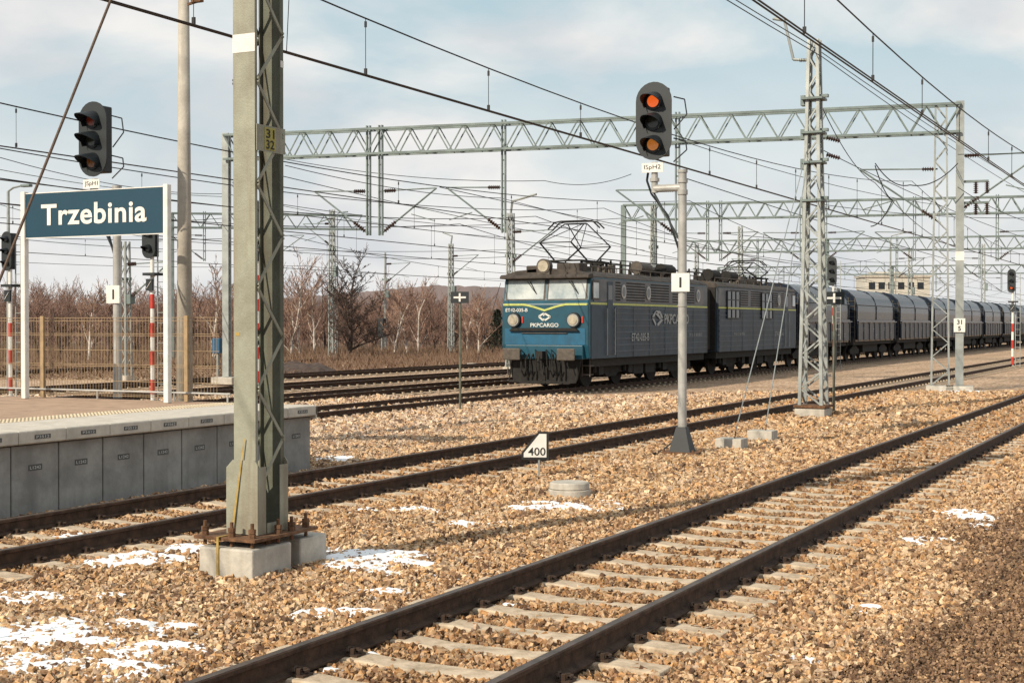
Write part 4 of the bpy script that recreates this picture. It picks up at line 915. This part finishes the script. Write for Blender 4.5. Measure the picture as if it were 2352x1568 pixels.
BT=[(668,560,100),(690,585,104),(905,640,104),(935,640,108),(962,630,112),(1075,650,110),(1100,655,106),(722,620,108),(205,640,90),(490,580,92)]
wh=['leftmost birch right of the big mast','second birch right of the big mast','white birch just right of the dark bare tree','white birch midway between dark tree and locomotive','slim white birch left of the mast behind the cross board','white birch behind the cross board sign','white birch nearest the locomotive front','small birch between the left birches and the dark tree','pale birch behind the platform fence under the name board','pale birch just left of the big foreground mast']
for (px,tp,Z),l in zip(BT,wh): tree('birch_tree',l,gd(px,Z,-.15),th(tp,Z),rg,4,.6,'birch','btwig',.11,.016)
DT=[(1000,648,118),(1120,690,112),(655,610,112),(90,640,95),(140,655,100),(250,640,98),(310,655,104),(430,640,100),(745,590,115),(860,610,118),(1040,655,120)]
DL=['bare tree above the middle of the empty tracks','low bare tree close to the locomotive cab','bare tree right beside the big foreground mast','bare tree left of the name board post','bare tree behind the left fence post','bare tree behind the middle of the fence','bare tree under the right part of the name board','bare tree behind the round concrete pole','bare tree behind the left side of the dark tree','bare tree behind the right side of the dark tree','bare tree behind the mast with the bent arm']
for k,(px,tp,Z) in enumerate(DT): tree('bare_tree',DL[k],gd(px,Z,-.15),th(tp,Z),rg,4,.8,'bark','twig',.12,.016)
ev=thing('evergreen_tree','dark evergreen bush beside the locomotive cab','tree',gd(1142,112,-.15)); hh=th(712,112); m=MB(); m.tube((0,0,0),(0,0,hh),.12,.03,6); m.build('trunk','bark',ev)
m=MB()
for k in range(1500):
    z=rg.uniform(.2,hh); rad=(1-z/hh)*1.35*rg.uniform(.3,1)+.1; t=rg.uniform(0,6.28); p=Vector((rad*math.cos(t),rad*math.sin(t),z)); q=p+Vector((rg.uniform(-.2,.2),rg.uniform(-.2,.2),rg.uniform(-.25,.05))); u=p+Vector((rg.uniform(-.12,.12),rg.uniform(-.12,.12),.12)); m.add([p,q,u],[(0,1,2)])
m.build('crown','everg',ev)
temps=[]
for k in range(5):
    segs=[]; grow(rg,7,.75,4,segs,.09); zmax=max(s[1].z for s in segs); t=MB()
    for p,q,r0,r1,kk in segs: t.tube(p*(1/zmax),q*(1/zmax),max(r0,.014)/7,max(r1,.012)/7,3,False)
    temps.append((np.array(t.v),np.array(t.f)))
VV=[];FF=[];off=0
for k in range(270):
    px=rg.uniform(-160,1330); Z=rg.uniform(112,175); base=660 if px<620 else (668 if px<1000 else 688)
    h=th(base+rg.uniform(-32,28),Z); v,f=temps[rg.randrange(5)]; c_,s_=math.cos(k),math.sin(k); p=gd(px,Z,-.15)
    w_=v.copy()*h; x=w_[:,0]*c_-w_[:,1]*s_; y=w_[:,0]*s_+w_[:,1]*c_; w_[:,0]=x+p.x; w_[:,1]=y+p.y; w_[:,2]+=p.z; VV.append(w_); FF.append(f+off); off+=len(v)
def bulk(name,VV,FF,m,k=4):
    V=np.concatenate(VV);Fq=np.concatenate(FF); me=bpy.data.meshes.new(name); me.vertices.add(len(V)); me.vertices.foreach_set('co',V.ravel()); me.loops.add(Fq.size); me.loops.foreach_set('vertex_index',Fq.ravel().astype(np.int32)); me.polygons.add(len(Fq)); me.polygons.foreach_set('loop_start',np.arange(0,Fq.size,k,dtype=np.int32)); me.update(calc_edges=True); me.materials.append(M[m]); o=bpy.data.objects.new(name,me); col.objects.link(o); return o
tag(bulk('woods',VV,FF,'twig'),'reddish brown leafless woods filling the horizon behind the yard','woods',kind='stuff')
n=24000; px=rng.uniform(-200,1300,n); Z=rng.uniform(60,118,n); P=np.array([gd(a,b) for a,b in zip(px,Z)]); hgt=rng.uniform(.15,.8,n)*np.clip((Z-50)/55,.25,1.1)
ok=(-P[:,0]>38); P=P[ok];hgt=hgt[ok]; n=len(P); A_=rng.uniform(-.45,.45,(n,3)); A_[:,2]=0; w_=rng.uniform(.02,.05,n)
V=np.zeros((n,3,3)); V[:,0]=P; V[:,1]=P; V[:,1,0]+=w_*2; V[:,1,1]+=w_; V[:,2]=P+A_; V[:,2,2]=hgt-.1; V[:,0,2]=V[:,1,2]=-.16
tag(bulk('dry_brush',[V.reshape(-1,3)],[np.arange(n*3).reshape(-1,3)],'dry',3),'dry brown grass and brush between the yard and the woods','brush',kind='stuff')
def hill(name,Z,pts,mt):
    m=MB(); pr=[(gd(px,Z,0),CZ+(745-py)*Z/F) for px,py in pts]; vs=[];n=len(pr)
    for p,h in pr: vs.append((p.x,p.y,-1))
    for p,h in pr: vs.append((p.x,p.y,h))
    for p,h in pr: q=p*1.5; vs.append((q.x,q.y,h))
    m.add(vs,[(i,i+1,n+i+1,n+i) for i in range(n-1)]+[(n+i,n+i+1,2*n+i+1,2*n+i) for i in range(n-1)]); o=m.build(name,mt); o['kind']='structure'
def jag(pts,n,am):
    out=[]
    for (a,b),(c,d) in zip(pts,pts[1:]):
        for k in range(n): t=k/n; out.append((a+(c-a)*t,b+(d-b)*t+rg.uniform(-am,am)))
    return out+[pts[-1]]
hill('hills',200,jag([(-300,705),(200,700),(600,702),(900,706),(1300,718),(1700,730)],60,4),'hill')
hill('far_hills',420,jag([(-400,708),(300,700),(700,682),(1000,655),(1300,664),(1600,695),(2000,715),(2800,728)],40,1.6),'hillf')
p=gd(2050,230,-.15); s=thing('distant_building','pale flat roofed building far behind the wagons','building',p,TH); sc=230/F; h1=CZ+(745-636)*sc
m=MB(); m.box(-5.2,5.2,-3,3,0,h1); m.build('wall','bldg',s); m=MB(); m.box(-5.4,5.4,-3.2,3.2,h1,h1+.35); m.build('roof','conc',s); m=MB(); m.box(-3.5,1,-2,2,h1+.35,h1+.9); m.build('roof_box','bldg',s)
for k in range(6):
    m=MB(); x=-4.6+k*1.55; m.box(x,x+1.0,-3.04,-3.001,h1-1.9,h1-.8); m.build('window','dglass',s)
p=gd(500,62,-.15); s=thing('equipment_cabinet','small blue equipment cabinet on a post behind the fence','cabinet',p); m=MB(); m.box(-.2,.2,-.15,.15,1.1,1.75); m.build('box','cab',s,bevel=.02); m=MB(); m.box(-.05,.05,-.05,.05,0,1.1); m.build('leg','galv',s)
p=gd(877,108,-.15); s=thing('equipment_cabinet','small dark cabinet on the slim mast right of the dark tree','cabinet',p); m=MB(); m.box(-.25,.25,-.2,.2,1.4,2.8); m.build('box','black',s,bevel=.03); m=MB(); m.tube((0,0,0),(0,0,1.4),.08); m.build('leg','galv',s)
m=MB(); p=gd(690,68,-.15)
N=24; 
for j in range(N+1):
    for i in range(N+1):
        u=i/N*2-1;v=j/N*2-1; h=max(0,1-u*u-v*v)*.55*(1+.5*noise.noise(Vector((u*4,v*4,1)))) -.03; m.v.append((u*2.2,v*1.5,h))
m.f=[(j*(N+1)+i,j*(N+1)+i+1,(j+1)*(N+1)+i+1,(j+1)*(N+1)+i) for j in range(N) for i in range(N)]
tag(m.build('dirt_mound','bark',None,p),'low brown heap of soil beside the tracks right of the big mast','mound')
